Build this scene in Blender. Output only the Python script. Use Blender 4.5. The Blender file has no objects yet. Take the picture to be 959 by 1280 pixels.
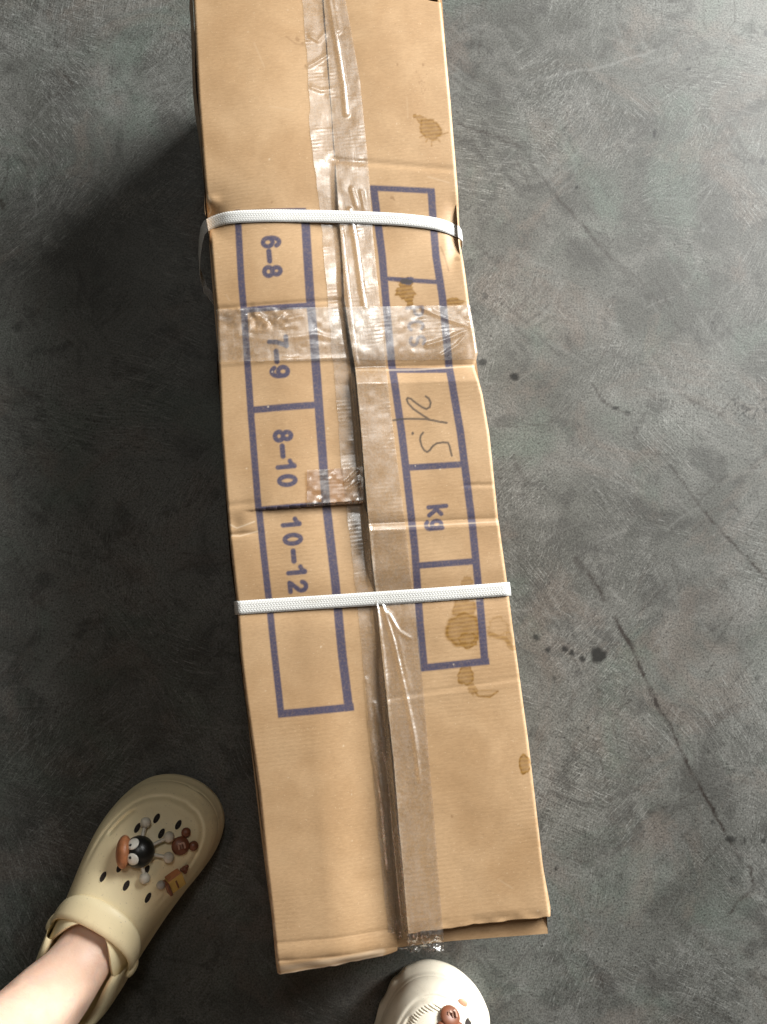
import bpy, math, random
import numpy as np
from mathutils import Vector, Matrix
from mathutils.bvhtree import BVHTree

rnd = random.Random(7)
S = bpy.context.scene
COL = S.collection
R = math.radians

# ------------------------------------------------------------------ camera
F_PX = 1150.0            # focal length in photograph pixels (photo 959 x 1280)
TH = R(6.1)              # forward tilt from straight down
CAM = Vector((0.0, 0.0, 1.0))
cd = bpy.data.cameras.new('camera')
cam = bpy.data.objects.new('camera', cd)
COL.objects.link(cam)
cam.location = CAM
cam.rotation_euler = (TH, 0, 0)
cd.sensor_fit = 'VERTICAL'
cd.sensor_height = 24.0
cd.sensor_width = 18.0
cd.lens = F_PX / 1280 * 24.0
cd.clip_start = 0.02
cd.clip_end = 60
S.camera = cam

# ------------------------------------------------------------------ light
w = bpy.data.worlds.new('World')
S.world = w
w.use_nodes = True
bg = w.node_tree.nodes['Background']
bg.inputs[0].default_value = (1.0, 0.84, 0.62, 1)
bg.inputs[1].default_value = 0.044

def area(name, loc, target, sx, sy, power, col):
    l = bpy.data.lights.new(name, 'AREA')
    l.shape = 'RECTANGLE'
    l.size = sx
    l.size_y = sy
    l.energy = power
    l.color = col
    o = bpy.data.objects.new(name, l)
    COL.objects.link(o)
    o.location = loc
    o.rotation_euler = (Vector(target) - Vector(loc)).to_track_quat('-Z', 'Y').to_euler()
    return o
# the open doorway to the upper right of the picture
area('doorway_light', (1.80, 1.48, 1.13), (0, 0.0, 0.1), 1.5, 1.35, 212, (1.0, 0.995, 0.97))
# a translucent roof sheet high up beyond the far end of the box
area('roof_light', (0.20, 2.0, 4.0), (0.1, 0.3, 0.1), 0.55, 0.85, 20, (1.0, 0.99, 0.95))

vs = S.view_settings
vs.view_transform = 'Standard'
vs.look = 'None'
vs.exposure = 0.12
vs.gamma = 1.0
S.render.engine = 'CYCLES'

# ------------------------------------------------------------------ helpers
H = 0.20                 # height of the box
CT, ST = math.cos(TH), math.sin(TH)

def at(px, py, z):
    """photograph measurement -> point on the horizontal plane z (arrays allowed)"""
    px = np.asarray(px, float); py = np.asarray(py, float); z = np.asarray(z, float)
    dx = (px - 479.5) / F_PX
    dy = (640 - py) / F_PX
    wy = dy * CT + ST
    wz = dy * ST - CT
    t = (z - CAM.z) / wz
    return dx * t, wy * t, z + 0 * t

def proj(x, y, z):
    vx, vy, vz = x, y, z - CAM.z
    cy = vy * CT + vz * ST
    cz = -vy * ST + vz * CT
    return 479.5 + F_PX * vx / -cz, 640 - F_PX * cy / -cz

def P3(px, py, z):
    a, b, c = at(px, py, z)
    return Vector((float(a), float(b), float(c)))

def tag(o, label=None, cat=None, group=None, kind=None):
    if label: o['label'] = label
    if cat: o['category'] = cat
    if group: o['group'] = group
    if kind: o['kind'] = kind
    return o

def link(name, me, mat=None, parent=None, smooth=True):
    o = bpy.data.objects.new(name, me)
    COL.objects.link(o)
    if mat:
        for m in (mat if isinstance(mat, (list, tuple)) else [mat]):
            me.materials.append(m)
    if parent: o.parent = parent
    if smooth:
        me.polygons.foreach_set('use_smooth', [True] * len(me.polygons))
    return o

def empty(name, loc=(0, 0, 0), rz=0.0):
    o = bpy.data.objects.new(name, None)
    COL.objects.link(o)
    o.location = loc
    o.rotation_euler = (0, 0, rz)
    o.empty_display_size = 0.02
    return o

def np_mesh(name, V, Q, attrs=None):
    me = bpy.data.meshes.new(name)
    V = np.asarray(V, np.float32); Q = np.asarray(Q, np.int32)
    k = Q.shape[1]
    me.vertices.add(len(V)); me.vertices.foreach_set('co', V.ravel())
    me.loops.add(Q.size); me.loops.foreach_set('vertex_index', Q.ravel())
    me.polygons.add(len(Q))
    me.polygons.foreach_set('loop_start', np.arange(0, Q.size, k, dtype=np.int32))
    me.polygons.foreach_set('loop_total', np.full(len(Q), k, np.int32))
    for n, a in (attrs or {}).items():
        at_ = me.attributes.new(n, 'FLOAT', 'POINT')
        at_.data.foreach_set('value', np.asarray(a, np.float32).ravel())
    me.update(calc_edges=True)
    me.validate()
    return me

def grid_quads(n, m, flip=False, closed=False):
    idx = np.arange(n * m).reshape(n, m)
    if closed:
        idx = np.concatenate([idx, idx[:, :1]], 1)
    a, b, c, d = idx[:-1, :-1], idx[:-1, 1:], idx[1:, 1:], idx[1:, :-1]
    q = np.stack([a, b, c, d], -1).reshape(-1, 4)
    return q[:, ::-1] if flip else q

def interp(pts):
    p = np.array(pts, float)
    return lambda v: np.interp(v, p[:, 0], p[:, 1])

def sstep(a, b, x):
    t = np.clip((np.asarray(x, float) - a) / (b - a), 0, 1)
    return t * t * (3 - 2 * t)

def gauss(x, s):
    return np.exp(-0.5 * (np.asarray(x, float) / s) ** 2)

_ng = {}
def vnoise(x, y, scale, seed):
    if seed not in _ng:
        _ng[seed] = np.random.RandomState(seed).rand(256, 256) * 2 - 1
    g = _ng[seed]
    u = np.asarray(x, float) / scale + 300.3; v = np.asarray(y, float) / scale + 300.7
    i = np.floor(u).astype(int); j = np.floor(v).astype(int)
    fu = u - i; fv = v - j
    fu = fu * fu * (3 - 2 * fu); fv = fv * fv * (3 - 2 * fv)
    i0, i1, j0, j1 = i % 256, (i + 1) % 256, j % 256, (j + 1) % 256
    return (g[i0, j0] * (1 - fu) * (1 - fv) + g[i1, j0] * fu * (1 - fv)
            + g[i0, j1] * (1 - fu) * fv + g[i1, j1] * fu * fv)

def seg_dist(x, y, a, b):
    ax, ay = a; bx, by = b
    dx, dy = bx - ax, by - ay
    l2 = dx * dx + dy * dy + 1e-9
    t = np.clip(((x - ax) * dx + (y - ay) * dy) / l2, 0, 1)
    return np.hypot(x - ax - t * dx, y - ay - t * dy), t

def poly_dist(x, y, pts):
    d = None
    for a, b in zip(pts[:-1], pts[1:]):
        q, _ = seg_dist(x, y, a, b)
        d = q if d is None else np.minimum(d, q)
    return d

class Canvas:
    """a raster of wear or ink, measured in photograph pixels, sampled later by mesh vertices"""
    def __init__(s, x0, y0, x1, y1, res):
        s.x0, s.y0, s.res = x0, y0, res
        s.nx = int((x1 - x0) / res) + 1; s.ny = int((y1 - y0) / res) + 1
        s.a = np.zeros((s.ny, s.nx))
    def win(s, xa, ya, xb, yb):
        i0 = max(0, int((xa - s.x0) / s.res)); i1 = min(s.nx, int((xb - s.x0) / s.res) + 2)
        j0 = max(0, int((ya - s.y0) / s.res)); j1 = min(s.ny, int((yb - s.y0) / s.res) + 2)
        if i1 <= i0 or j1 <= j0: return None
        X, Y = np.meshgrid(s.x0 + np.arange(i0, i1) * s.res, s.y0 + np.arange(j0, j1) * s.res)
        return (slice(j0, j1), slice(i0, i1)), X, Y
    def stroke(s, pts, w, v=1.0, soft=0.8, add=False):
        p = np.array(pts, float)
        pad = w + soft * 2 + 2
        r = s.win(p[:, 0].min() - pad, p[:, 1].min() - pad, p[:, 0].max() + pad, p[:, 1].max() + pad)
        if r is None: return
        sl, X, Y = r
        d = poly_dist(X, Y, pts)
        k = v * (1 - sstep(w / 2 - soft, w / 2 + soft, d))
        s.a[sl] = s.a[sl] + k if add else np.maximum(s.a[sl], k)
    def blob(s, cx, cy, rx, ry=None, v=1.0, rough=0.25, seed=0, ring=0.0, soft=0.18, rot=0.0):
        ry = ry or rx
        m = max(rx, ry) * 1.7 + 3
        r = s.win(cx - m, cy - m, cx + m, cy + m)
        if r is None: return
        sl, X, Y = r
        c, n = math.cos(rot), math.sin(rot)
        u = ((X - cx) * c + (Y - cy) * n) / rx; q = (-(X - cx) * n + (Y - cy) * c) / ry
        ang = np.arctan2(q, u)
        g = random.Random(seed)
        rad = 1.0
        for k in (2, 3, 5, 7, 11, 17):
            rad = rad + rough / k ** 0.6 * g.uniform(0.3, 1) * np.sin(k * ang + g.uniform(0, 6.3))
        d = np.hypot(u, q) / rad
        f = 1 - sstep(1 - soft, 1 + soft * 0.6, d)
        val = v * f * (1 - ring + ring * gauss(d - 0.93, 0.09) * 1.6)
        s.a[sl] = np.maximum(s.a[sl], val)
    def sample(s, px, py):
        u = np.clip((px - s.x0) / s.res, 0, s.nx - 1.001); v = np.clip((py - s.y0) / s.res, 0, s.ny - 1.001)
        i = u.astype(int); j = v.astype(int); fu = u - i; fv = v - j
        a = s.a
        return (a[j, i] * (1 - fu) * (1 - fv) + a[j, i + 1] * fu * (1 - fv) + a[j + 1, i] * (1 - fu) * fv + a[j + 1, i + 1] * fu * fv)

# ------------------------------------------------------------------ material helpers
class NT:
    def __init__(s, name):
        s.m = bpy.data.materials.new(name); s.m.use_nodes = True
        s.t = s.m.node_tree; s.t.nodes.clear()
        s.out = s.n('ShaderNodeOutputMaterial')
    def n(s, typ, **kw):
        nd = s.t.nodes.new(typ)
        for k, v in kw.items(): setattr(nd, k, v)
        return nd
    def l(s, a, b): s.t.links.new(a, b)
    def set(s, sock, v):
        if hasattr(v, 'links') or isinstance(v, bpy.types.NodeSocket): s.l(v, sock)
        else:
            if isinstance(v, tuple) and len(v) == 3 and sock.type == 'RGBA': v = v + (1,)
            sock.default_value = v
    def math(s, op, a, b=None, clamp=False):
        nd = s.n('ShaderNodeMath', operation=op); nd.use_clamp = clamp
        s.set(nd.inputs[0], a)
        if b is not None: s.set(nd.inputs[1], b)
        return nd.outputs[0]
    def mix(s, f, a, b, mode='MIX'):
        nd = s.n('ShaderNodeMix', data_type='RGBA', blend_type=mode)
        s.set(nd.inputs[0], f); s.set(nd.inputs[6], a); s.set(nd.inputs[7], b)
        return nd.outputs[2]
    def ramp(s, x, a, b, lo=0.0, hi=1.0):
        nd = s.n('ShaderNodeMapRange'); nd.interpolation_type = 'SMOOTHSTEP'
        s.set(nd.inputs[0], x)
        for i, v in ((1, a), (2, b), (3, lo), (4, hi)): nd.inputs[i].default_value = v
        return nd.outputs[0]
    def noise(s, vec, scale, detail=4, rough=0.55, dist=0.0):
        nd = s.n('ShaderNodeTexNoise')
        if vec is not None: s.l(vec, nd.inputs['Vector'])
        nd.inputs['Scale'].default_value = scale; nd.inputs['Detail'].default_value = detail
        nd.inputs['Roughness'].default_value = rough; nd.inputs['Distortion'].default_value = dist
        return nd.outputs[0]
    def coord(s): return s.n('ShaderNodeTexCoord').outputs['Object']
    def mapping(s, vec, rot=(0, 0, 0), scale=(1, 1, 1), loc=(0, 0, 0)):
        nd = s.n('ShaderNodeMapping'); s.l(vec, nd.inputs[0])
        nd.inputs[1].default_value = loc; nd.inputs[2].default_value = rot; nd.inputs[3].default_value = scale
        return nd.outputs[0]
    def attr(s, name): return s.n('ShaderNodeAttribute', attribute_name=name).outputs['Fac']
    def bump(s, h, strength, dist, prev=None):
        nd = s.n('ShaderNodeBump'); s.l(h, nd.inputs['Height'])
        nd.inputs['Strength'].default_value = strength; nd.inputs['Distance'].default_value = dist
        if prev is not None: s.l(prev, nd.inputs['Normal'])
        return nd.outputs[0]
    def bsdf(s, **kw):
        b = s.n('ShaderNodeBsdfPrincipled')
        for k, v in kw.items(): s.set(b.inputs[k.replace('_', ' ')], v)
        return b
    def done(s, b):
        s.l(b.outputs[0] if hasattr(b, 'outputs') else b, s.out.inputs[0]); return s.m

def plain(name, col, rough=0.5, var=0.08, scale=120, bump=0.0, **kw):
    t = NT(name); co = t.coord()
    n = t.noise(co, scale, 3)
    c = t.mix(t.ramp(n, 0.3, 0.7), tuple(v * (1 - var) for v in col), tuple(min(1, v * (1 + var)) for v in col))
    b = t.bsdf(Base_Color=c, Roughness=rough, **kw)
    if bump: t.l(t.bump(n, bump, 0.0006), b.inputs['Normal'])
    return t.done(b)

# ------------------------------------------------------------------ materials
def mat_floor():
    t = NT('worn_concrete'); co = t.coord()
    big = t.noise(co, 3.2, 5, 0.6, 0.4)
    mid = t.noise(co, 14, 6, 0.62, 0.6)
    fine = t.noise(co, 520, 3, 0.6)
    grit = t.noise(co, 900, 2, 0.6)
    c = t.mix(t.ramp(big, 0.36, 0.64), (0.058, 0.059, 0.053), (0.114, 0.117, 0.108))
    c = t.mix(t.math('MULTIPLY', t.ramp(mid, 0.46, 0.70), 0.5), c, (0.155, 0.154, 0.145))
    c = t.mix(t.math('MULTIPLY', t.ramp(t.noise(t.mapping(co, loc=(1, 4, 0)), 22, 5, 0.65, 0.8), 0.50, 0.36), 0.75), c, (0.046, 0.046, 0.042))
    c = t.mix(t.math('MULTIPLY', t.ramp(t.noise(co, 9, 5, 0.65, 1.0), 0.50, 0.66), 0.4), c, (0.128, 0.104, 0.088))
    c = t.mix(t.math('MULTIPLY', t.ramp(t.noise(t.mapping(co, loc=(3, 7, 0)), 7, 5, 0.6, 0.8), 0.50, 0.70), 0.5), c, (0.094, 0.120, 0.102))
    # trowel sweeps: stretched noise in several directions, each within its own patches
    nv = t.n('ShaderNodeTexNoise'); t.l(co, nv.inputs['Vector']); nv.inputs['Scale'].default_value = 2.6; nv.inputs['Detail'].default_value = 1
    sc_ = t.n('ShaderNodeVectorMath', operation='SCALE'); t.l(nv.outputs[1], sc_.inputs[0]); sc_.inputs['Scale'].default_value = 0.16
    warp = t.n('ShaderNodeVectorMath', operation='ADD'); t.l(co, warp.inputs[0]); t.l(sc_.outputs[0], warp.inputs[1])
    for k, (ang, sc, off) in enumerate(((52, 60, 0), (-48, 70, 4), (18, 55, 9), (-72, 80, 13))):
        mp = t.mapping(t.mapping(warp.outputs[0], rot=(0, 0, R(ang)), loc=(off, off * .7, 0)), scale=(1, 11, 1))
        st = t.noise(mp, sc, 4, 0.75)
        patch = t.ramp(t.noise(t.mapping(co, loc=(off * 2, 5 - off, 0)), 6.5, 2, 0.55), 0.48, 0.66)
        c = t.mix(t.math('MULTIPLY', t.math('MULTIPLY', t.ramp(st, 0.53, 0.70), patch), 0.75), c, (0.225, 0.23, 0.22))
        c = t.mix(t.math('MULTIPLY', t.math('MULTIPLY', t.ramp(st, 0.47, 0.32), patch), 0.75), c, (0.030, 0.030, 0.027))
    c = t.mix(t.ramp(fine, 0.30, 0.70), t.mix(1.0, c, (0.62, 0.62, 0.62), 'MULTIPLY'), t.mix(1.0, c, (1.32, 1.32, 1.32), 'MULTIPLY'))
    c = t.mix(t.math('MULTIPLY', t.ramp(grit, 0.55, 0.8), 0.3), c, (0.24, 0.24, 0.23))
    c = t.mix(t.math('MULTIPLY', t.ramp(t.noise(co, 330, 2, 0.5), 0.61, 0.69), 0.75), c, (0.028, 0.027, 0.024))
    c = t.mix(t.math('MULTIPLY', t.attr('pale'), 0.5, True), c, (0.28, 0.285, 0.275))
    ck = t.math('MULTIPLY', t.attr('crack'), t.ramp(t.noise(co, 75, 4, 0.7), 0.34, 0.62, 0.45, 1.8), True)
    c = t.mix(ck, c, (0.022, 0.018, 0.015))
    c = t.mix(t.attr('oil'), c, (0.012, 0.012, 0.011))
    rough = t.ramp(mid, 0.3, 0.7, 0.46, 0.62)
    rough = t.math('SUBTRACT', rough, t.math('MULTIPLY', t.attr('oil'), 0.12))
    b = t.bsdf(Base_Color=c, Roughness=rough)
    b.inputs['Specular IOR Level'].default_value = 0.34
    hh = t.math('SUBTRACT', t.math('MULTIPLY', fine, 0.5), t.math('MULTIPLY', t.attr('crack'), 0.5))
    t.l(t.bump(hh, 0.30, 0.0006), b.inputs['Normal'])
    return t.done(b)

def mat_card(name='corrugated_cardboard', printed=True, tint=1.0):
    t = NT(name); co = t.coord()
    ax = t.mapping(co, rot=(0, 0, R(-6.2)))
    fib = t.noise(t.mapping(ax, scale=(1, 3.5, 1)), 260, 4, 0.7)
    blot = t.noise(co, 16, 5, 0.6, 0.3)
    spk = t.noise(co, 700, 2, 0.5)
    k = tint
    c = t.mix(t.ramp(blot, 0.3, 0.7), (0.385 * k, 0.242 * k, 0.124 * k), (0.462 * k, 0.306 * k, 0.170 * k))
    c = t.mix(t.ramp(fib, 0.25, 0.75), t.mix(1.0, c, (0.90, 0.89, 0.87), 'MULTIPLY'), t.mix(1.0, c, (1.08, 1.08, 1.08), 'MULTIPLY'))
    c = t.mix(t.math('MULTIPLY', t.ramp(spk, 0.64, 0.76), 0.35), c, (0.24, 0.15, 0.08))
    c = t.mix(t.math('MULTIPLY', t.ramp(t.noise(t.mapping(co, loc=(2, 1, 0)), 640, 2, 0.5), 0.66, 0.76), 0.35), c, (0.72, 0.56, 0.38))
    wave = t.n('ShaderNodeTexWave', wave_type='BANDS', bands_direction='Y', wave_profile='SIN')
    t.l(ax, wave.inputs['Vector']); wave.inputs['Scale'].default_value = 88
    wave.inputs['Distortion'].default_value = 1.2; wave.inputs['Detail'].default_value = 2; wave.inputs['Detail Scale'].default_value = 2.0
    fl = wave.outputs['Fac']
    wm = t.ramp(t.noise(t.mapping(co, loc=(5, 5, 0)), 11, 3, 0.5), 0.42, 0.72, 0.10, 0.6)
    c = t.mix(t.math('MULTIPLY', t.math('MULTIPLY', fl, wm), 0.16), c, (0.27, 0.165, 0.08))
    rough = 0.55
    if printed:
        ink = t.attr('ink')
        mott = t.ramp(t.noise(co, 520, 3, 0.7), 0.25, 0.60, 0.78, 0.95)
        c = t.mix(t.math('MULTIPLY', t.attr('scuff_shade'), 0.55, True), c, (0.22, 0.125, 0.055))
        c = t.mix(t.math('MULTIPLY', t.attr('stain'), t.ramp(t.noise(co, 130, 4, 0.7), 0.30, 0.65, 1.0, 1.45), True), c, t.mix(t.ramp(fl, 0.2, 0.9), (0.195, 0.094, 0.016), (0.268, 0.140, 0.028)))
        c = t.mix(t.math('MULTIPLY', ink, mott), c, (0.042, 0.043, 0.088))
        c = t.mix(t.math('MULTIPLY', t.attr('pen'), 0.85), c, (0.045, 0.036, 0.030))
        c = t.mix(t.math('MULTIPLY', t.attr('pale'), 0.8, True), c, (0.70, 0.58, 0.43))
    b = t.bsdf(Base_Color=c, Roughness=rough)
    b.inputs['Specular IOR Level'].default_value = 0.42
    hh = t.math('ADD', t.math('MULTIPLY', t.math('MULTIPLY', fl, wm), 0.9), t.math('MULTIPLY', fib, 0.35))
    t.l(t.bump(hh, 0.16, 0.0006), b.inputs['Normal'])
    return t.done(b)

def mat_tape(name, rough=0.30, haze=0.055, tint=(0.982, 0.968, 0.938), refl=0.16):
    t = NT(name); co = t.coord()
    ax = t.mapping(co, rot=(0, 0, R(-6.2)))
    wave = t.n('ShaderNodeTexWave', wave_type='BANDS', bands_direction='Y')
    t.l(ax, wave.inputs['Vector']); wave.inputs['Scale'].default_value = 88; wave.inputs['Distortion'].default_value = 1.6
    wave.inputs['Detail'].default_value = 2
    m = t.ramp(t.noise(co, 34, 4, 0.65), 0.46, 0.66)
    wr = t.noise(t.mapping(ax, scale=(1, 0.14, 1)), 150, 4, 0.6, 0.5)
    bub = t.noise(co, 420, 3, 0.6)
    hh = t.math('ADD', t.math('MULTIPLY', t.math('MULTIPLY', wave.outputs['Fac'], m), 0.35), t.math('ADD', t.math('MULTIPLY', wr, 0.8), t.math('MULTIPLY', bub, 0.13)))
    nrm = t.bump(hh, 0.20, 0.0008)
    gl = t.n('ShaderNodeBsdfGlossy'); gl.inputs['Color'].default_value = (1, 1, 1, 1)
    t.l(t.ramp(t.noise(co, 60, 3, 0.6), 0.3, 0.7, rough - 0.1, rough + 0.1), gl.inputs['Roughness']); t.l(nrm, gl.inputs['Normal'])
    tr = t.n('ShaderNodeBsdfTransparent'); tr.inputs[0].default_value = tint + (1,)
    df = t.n('ShaderNodeBsdfDiffuse'); df.inputs[0].default_value = (0.80, 0.76, 0.70, 1); t.l(nrm, df.inputs['Normal'])
    mx0 = t.n('ShaderNodeMixShader')
    t.l(t.ramp(t.math('ADD', bub, t.math('MULTIPLY', wr, 0.6)), 0.62, 1.0, haze * 0.4, haze * 2.2), mx0.inputs[0])
    t.l(tr.outputs[0], mx0.inputs[1]); t.l(df.outputs[0], mx0.inputs[2])
    lw = t.n('ShaderNodeLayerWeight'); lw.inputs[0].default_value = 0.5
    fac = t.math('ADD', refl, t.math('MULTIPLY', t.math('POWER', lw.outputs['Facing'], 4.0), 0.5), True)
    mx = t.n('ShaderNodeMixShader'); t.l(fac, mx.inputs[0])
    t.l(mx0.outputs[0], mx.inputs[1]); t.l(gl.outputs[0], mx.inputs[2])
    return t.done(mx)

def mat_strap():
    t = NT('woven_white_strap')
    u = t.attr('along'); v = t.attr('across')
    # herringbone weave: slanted ridges that turn round at the middle of the band
    d = t.math('ADD', t.math('MULTIPLY', u, 2600.0), t.math('MULTIPLY', t.math('ABSOLUTE', t.math('SUBTRACT', t.math('FRACT', t.math('MULTIPLY', v, 3.0)), 0.5)), 9.0))
    s = t.math('SINE', d)
    w2 = t.math('SINE', t.math('MULTIPLY', v, 42.0))
    hgt = t.math('ADD', t.math('MULTIPLY', s, 0.6), t.math('MULTIPLY', w2, 0.4))
    c = t.mix(t.ramp(hgt, -0.7, 0.6), (0.54, 0.54, 0.52), (0.70, 0.70, 0.68))
    c = t.mix(t.math('MULTIPLY', t.ramp(t.noise(t.coord(), 45, 4, 0.6), 0.5, 0.75), 0.35), c, (0.50, 0.47, 0.41))
    b = t.bsdf(Base_Color=c, Roughness=0.38)
    t.l(t.bump(hgt, 0.3, 0.0004), b.inputs['Normal'])
    return t.done(b)

M_floor = mat_floor()
M_card = mat_card()
M_cardplain = mat_card('plain_cardboard', False, 0.92)
M_tape = mat_tape('clear_packing_tape')
M_strap = mat_strap()

# ================================================================== floor
def build_floor():
    fx = np.arange(-0.50, 0.5001, 0.0018); fy = np.arange(-0.52, 0.68, 0.0018)
    far = np.array([0.05, 0.15, 0.4, 0.9, 1.8, 3.5])
    gx = np.concatenate([fx[0] - far[::-1], fx, fx[-1] + far]); gy = np.concatenate([fy[0] - far[::-1], fy, fy[-1] + far])
    X, Y = np.meshgrid(gx, gy); Z = np.zeros_like(X)
    PX, PY = proj(X, Y, Z)
    inside = (np.abs(X) < 0.5) & (Y > -0.52) & (Y < 0.68)
    oil = Canvas(-120, -120, 1080, 1400, 0.8); crack = Canvas(-120, -120, 1080, 1400, 0.8); pale = Canvas(-120, -120, 1080, 1400, 0.8)
    for i, (x, y, rx, ry, v) in enumerate((
            (748, 819, 11, 10, .95), (670, 797, 4.5, 4, .8), (685, 812, 4.5, 3.5, .85), (706, 811, 4.5, 4.5, .9), (715, 816, 4, 4, .9),
            (728, 824, 4.5, 4, .9), (722, 817, 2, 2, .7), (643, 471, 6.5, 5, .95), (603, 453, 6, 5, .8), (606, 370, 3.5, 5, .55),
            (818, 167, 2.5, 6, .9), (861, 86, 4, 2, .8), (953, 202, 4, 5, .9), (721, 234, 2.3, 2.3, .9), (785, 515, 3, 1.6, .9), (769, 510, 5, 2, .8),
            (735, 910, 2, 2, .8), (958, 42, 4, 4, .8), (695, 1086, 2.5, 2.5, .8), (917, 1244, 11, 8, .35), (931, 1050, 2, 5, .7), (913, 1049, 6, 5, .75),
            (891, 1028, 4, 3, .6), (693, 848, 3, 3, .5), (849, 39, 2, 2, .7), (891, 403, 2, 2, .6), (915, 1098, 4, 3, .5), (760, 1133, 3, 2, .4), (814, 1015, 6, 4, .35),
            (750, 106, 2, 2, .6), (735, 1205, 3, 3, .3), (955, 1051, 3, 4, .7))):
        oil.blob(x, y, rx, ry, v, 0.22, i + 1, 0, 0.3)
    g = random.Random(3)
    for k in range(70):
        oil.blob(930 + g.gauss(0, 14), 512 + g.gauss(0, 7) + g.uniform(-3, 3), g.uniform(0.8, 2), None, g.uniform(.4, .9), .2, k, 0, .3)
    for k in range(130):
        oil.blob(g.uniform(560, 1000), g.uniform(0, 1280), g.uniform(0.7, 1.7), None, g.uniform(.3, .8), .2, k, 0, .3)
    def wander(pts, amp, n=6, seed=1):
        q = random.Random(seed); out = []
        for a, b in zip(pts[:-1], pts[1:]):
            for i in range(n):
                f = i / n
                out.append((a[0] + (b[0] - a[0]) * f + q.gauss(0, amp), a[1] + (b[1] - a[1]) * f + q.gauss(0, amp)))
        return out + [pts[-1]]
    C = [([(572, 155), (610, 168), (645, 182)], 2.2, .8), ([(628, 170), (648, 183)], 3, .5), ([(655, 195), (695, 245)], 4, .25), ([(695, 245), (730, 285), (765, 325)], 3.4, .62),
         ([(735, 290), (765, 325), (812, 375)], 6, .22), ([(765, 325), (800, 350), (850, 412)], 2.6, .35), ([(700, 290), (745, 330)], 1.5, .3), ([(820, 350), (838, 385)], 2, .45),
         ([(620, 372), (660, 405), (700, 445)], 2, .42), ([(590, 303), (625, 330)], 2, .35), ([(740, 480), (752, 500), (770, 512), (788, 519)], 2.2, .5), ([(850, 492), (880, 508), (905, 522)], 3, .5),
         ([(838, 582), (858, 610), (882, 642)], 2.4, .6), ([(640, 570), (655, 598)], 4, .35), ([(880, 640), (915, 678), (940, 705), (962, 728)], 2.4, .75), ([(900, 720), (940, 780)], 2, .35), ([(720, 700), (738, 722), (756, 750)], 7, .45), ([(732, 712), (752, 742)], 3.2, .8),
         ([(768, 770), (790, 812), (812, 862), (836, 905), (862, 962), (876, 985), (905, 1038)], 3.2, .95), ([(772, 780), (792, 810)], 7, .35), ([(820, 880), (842, 922)], 6, .3), ([(905, 1038), (925, 1075)], 2.4, .6), ([(936, 1082), (942, 1108)], 3, .7),
         ([(875, 985), (850, 1000)], 1.8, .5), ([(945, 1106), (922, 1128), (912, 1142)], 2, .6), ([(900, 1055), (878, 1080)], 1.6, .5), ([(765, 905), (775, 885), (790, 875)], 1.8, .4), ([(690, 810), (700, 785)], 1.4, .35),
         ([(748, 1215), (760, 1250)], 2, .5), ([(870, 1248), (920, 1280)], 3, .4), ([(945, 1210), (962, 1228)], 2.5, .5), ([(808, 950), (828, 930)], 1.5, .4), ([(905, 150), (960, 230)], 7, .22), ([(880, 140), (930, 205)], 2, .3), ([(600, 40), (598, 68)], 1.6, .5),
         ([(590, 42), (588, 60)], 1.4, .4), ([(560, 1185), (575, 1215)], 1.6, .35), ([(800, 1130), (815, 1090)], 1.5, .3), ([(835, 1150), (850, 1120), (853, 1095)], 1.5, .3),
         ([(8, 18), (26, 10)], 3, .5), ([(82, 95), (90, 106)], 2, .7), ([(60, 120), (110, 105)], 3, .25), ([(0, 250), (4, 262)], 3, .6)]
    for i, (p, wd, v) in enumerate(C):
        crack.stroke(wander(p, 0.9, 6, i), wd, v * 0.75, wd * 0.4)
        crack.stroke(wander(p, 1.6, 8, i + 90), wd * 0.5, v, wd * 0.3)
    # fine trowel scratches, arcs of all sizes
    for k in range(1500):
        x, y = g.uniform(-60, 1020), g.uniform(-60, 1340)
        a = g.choice((-0.9, -0.75, 0.9, 0.25, 1.2)) + g.gauss(0, 0.25); L = g.uniform(12, 70); bend = g.gauss(0, 0.25)
        pts = []
        for i in range(5):
            pts.append((x, y)); x += math.cos(a) * L / 4; y += math.sin(a) * L / 4; a += bend / 4
        (crack if g.random() < 0.45 else pale).stroke(pts, g.uniform(0.8, 1.6), g.uniform(0.10, 0.45), 0.8)
    for k in range(60):
        x, y = g.uniform(-20, 990), g.uniform(-20, 1300); a = g.choice((-0.85, 0.95, 0.85, 0.15, -0.3)) + g.gauss(0, .15); L = g.uniform(25, 60)
        for q in range(g.randint(5, 14)):
            ox, oy = x + g.gauss(0, 5) - math.sin(a) * q * 4.5, y + g.gauss(0, 5) + math.cos(a) * q * 4.5
            l2 = L * g.uniform(.4, 1.1); b2 = g.gauss(0, .04)
            pts = [(ox + math.cos(a + b2 * i) * l2 * i / 3, oy + math.sin(a + b2 * i) * l2 * i / 3) for i in range(4)]
            (pale if g.random() < .6 else crack).stroke(pts, g.uniform(.8, 1.5), g.uniform(.12, .42), .8)
    for p, wd, v in (([(705, 95), (760, 82), (820, 62)], 3, .4), ([(660, 105), (705, 92)], 5, .25), ([(85, 0), (110, 12), (150, 21)], 2.5, .5), ([(640, 35), (660, 50)], 6, .2), ([(810, 1090), (830, 1060)], 1.5, .3), ([(600, 1198), (612, 1215)], 2, .4), ([(632, 1245), (650, 1262)], 2, .3)):
        pale.stroke(wander(p, 1.0, 5, 5), wd, v, wd * .45)
    for k in range(26):
        pale.blob(g.uniform(575, 955), g.uniform(0, 1275), g.uniform(.9, 1.6), None, g.uniform(.5, 1), .2, k, 0, .3)
    A = {}
    for n, cv in (('oil', oil), ('crack', crack), ('pale', pale)):
        A[n] = np.where(inside, cv.sample(PX, PY), 0)
    V = np.stack([X, Y, Z], -1).reshape(-1, 3)
    o = link('floor', np_mesh('floor', V, grid_quads(*X.shape), A), M_floor)
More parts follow.
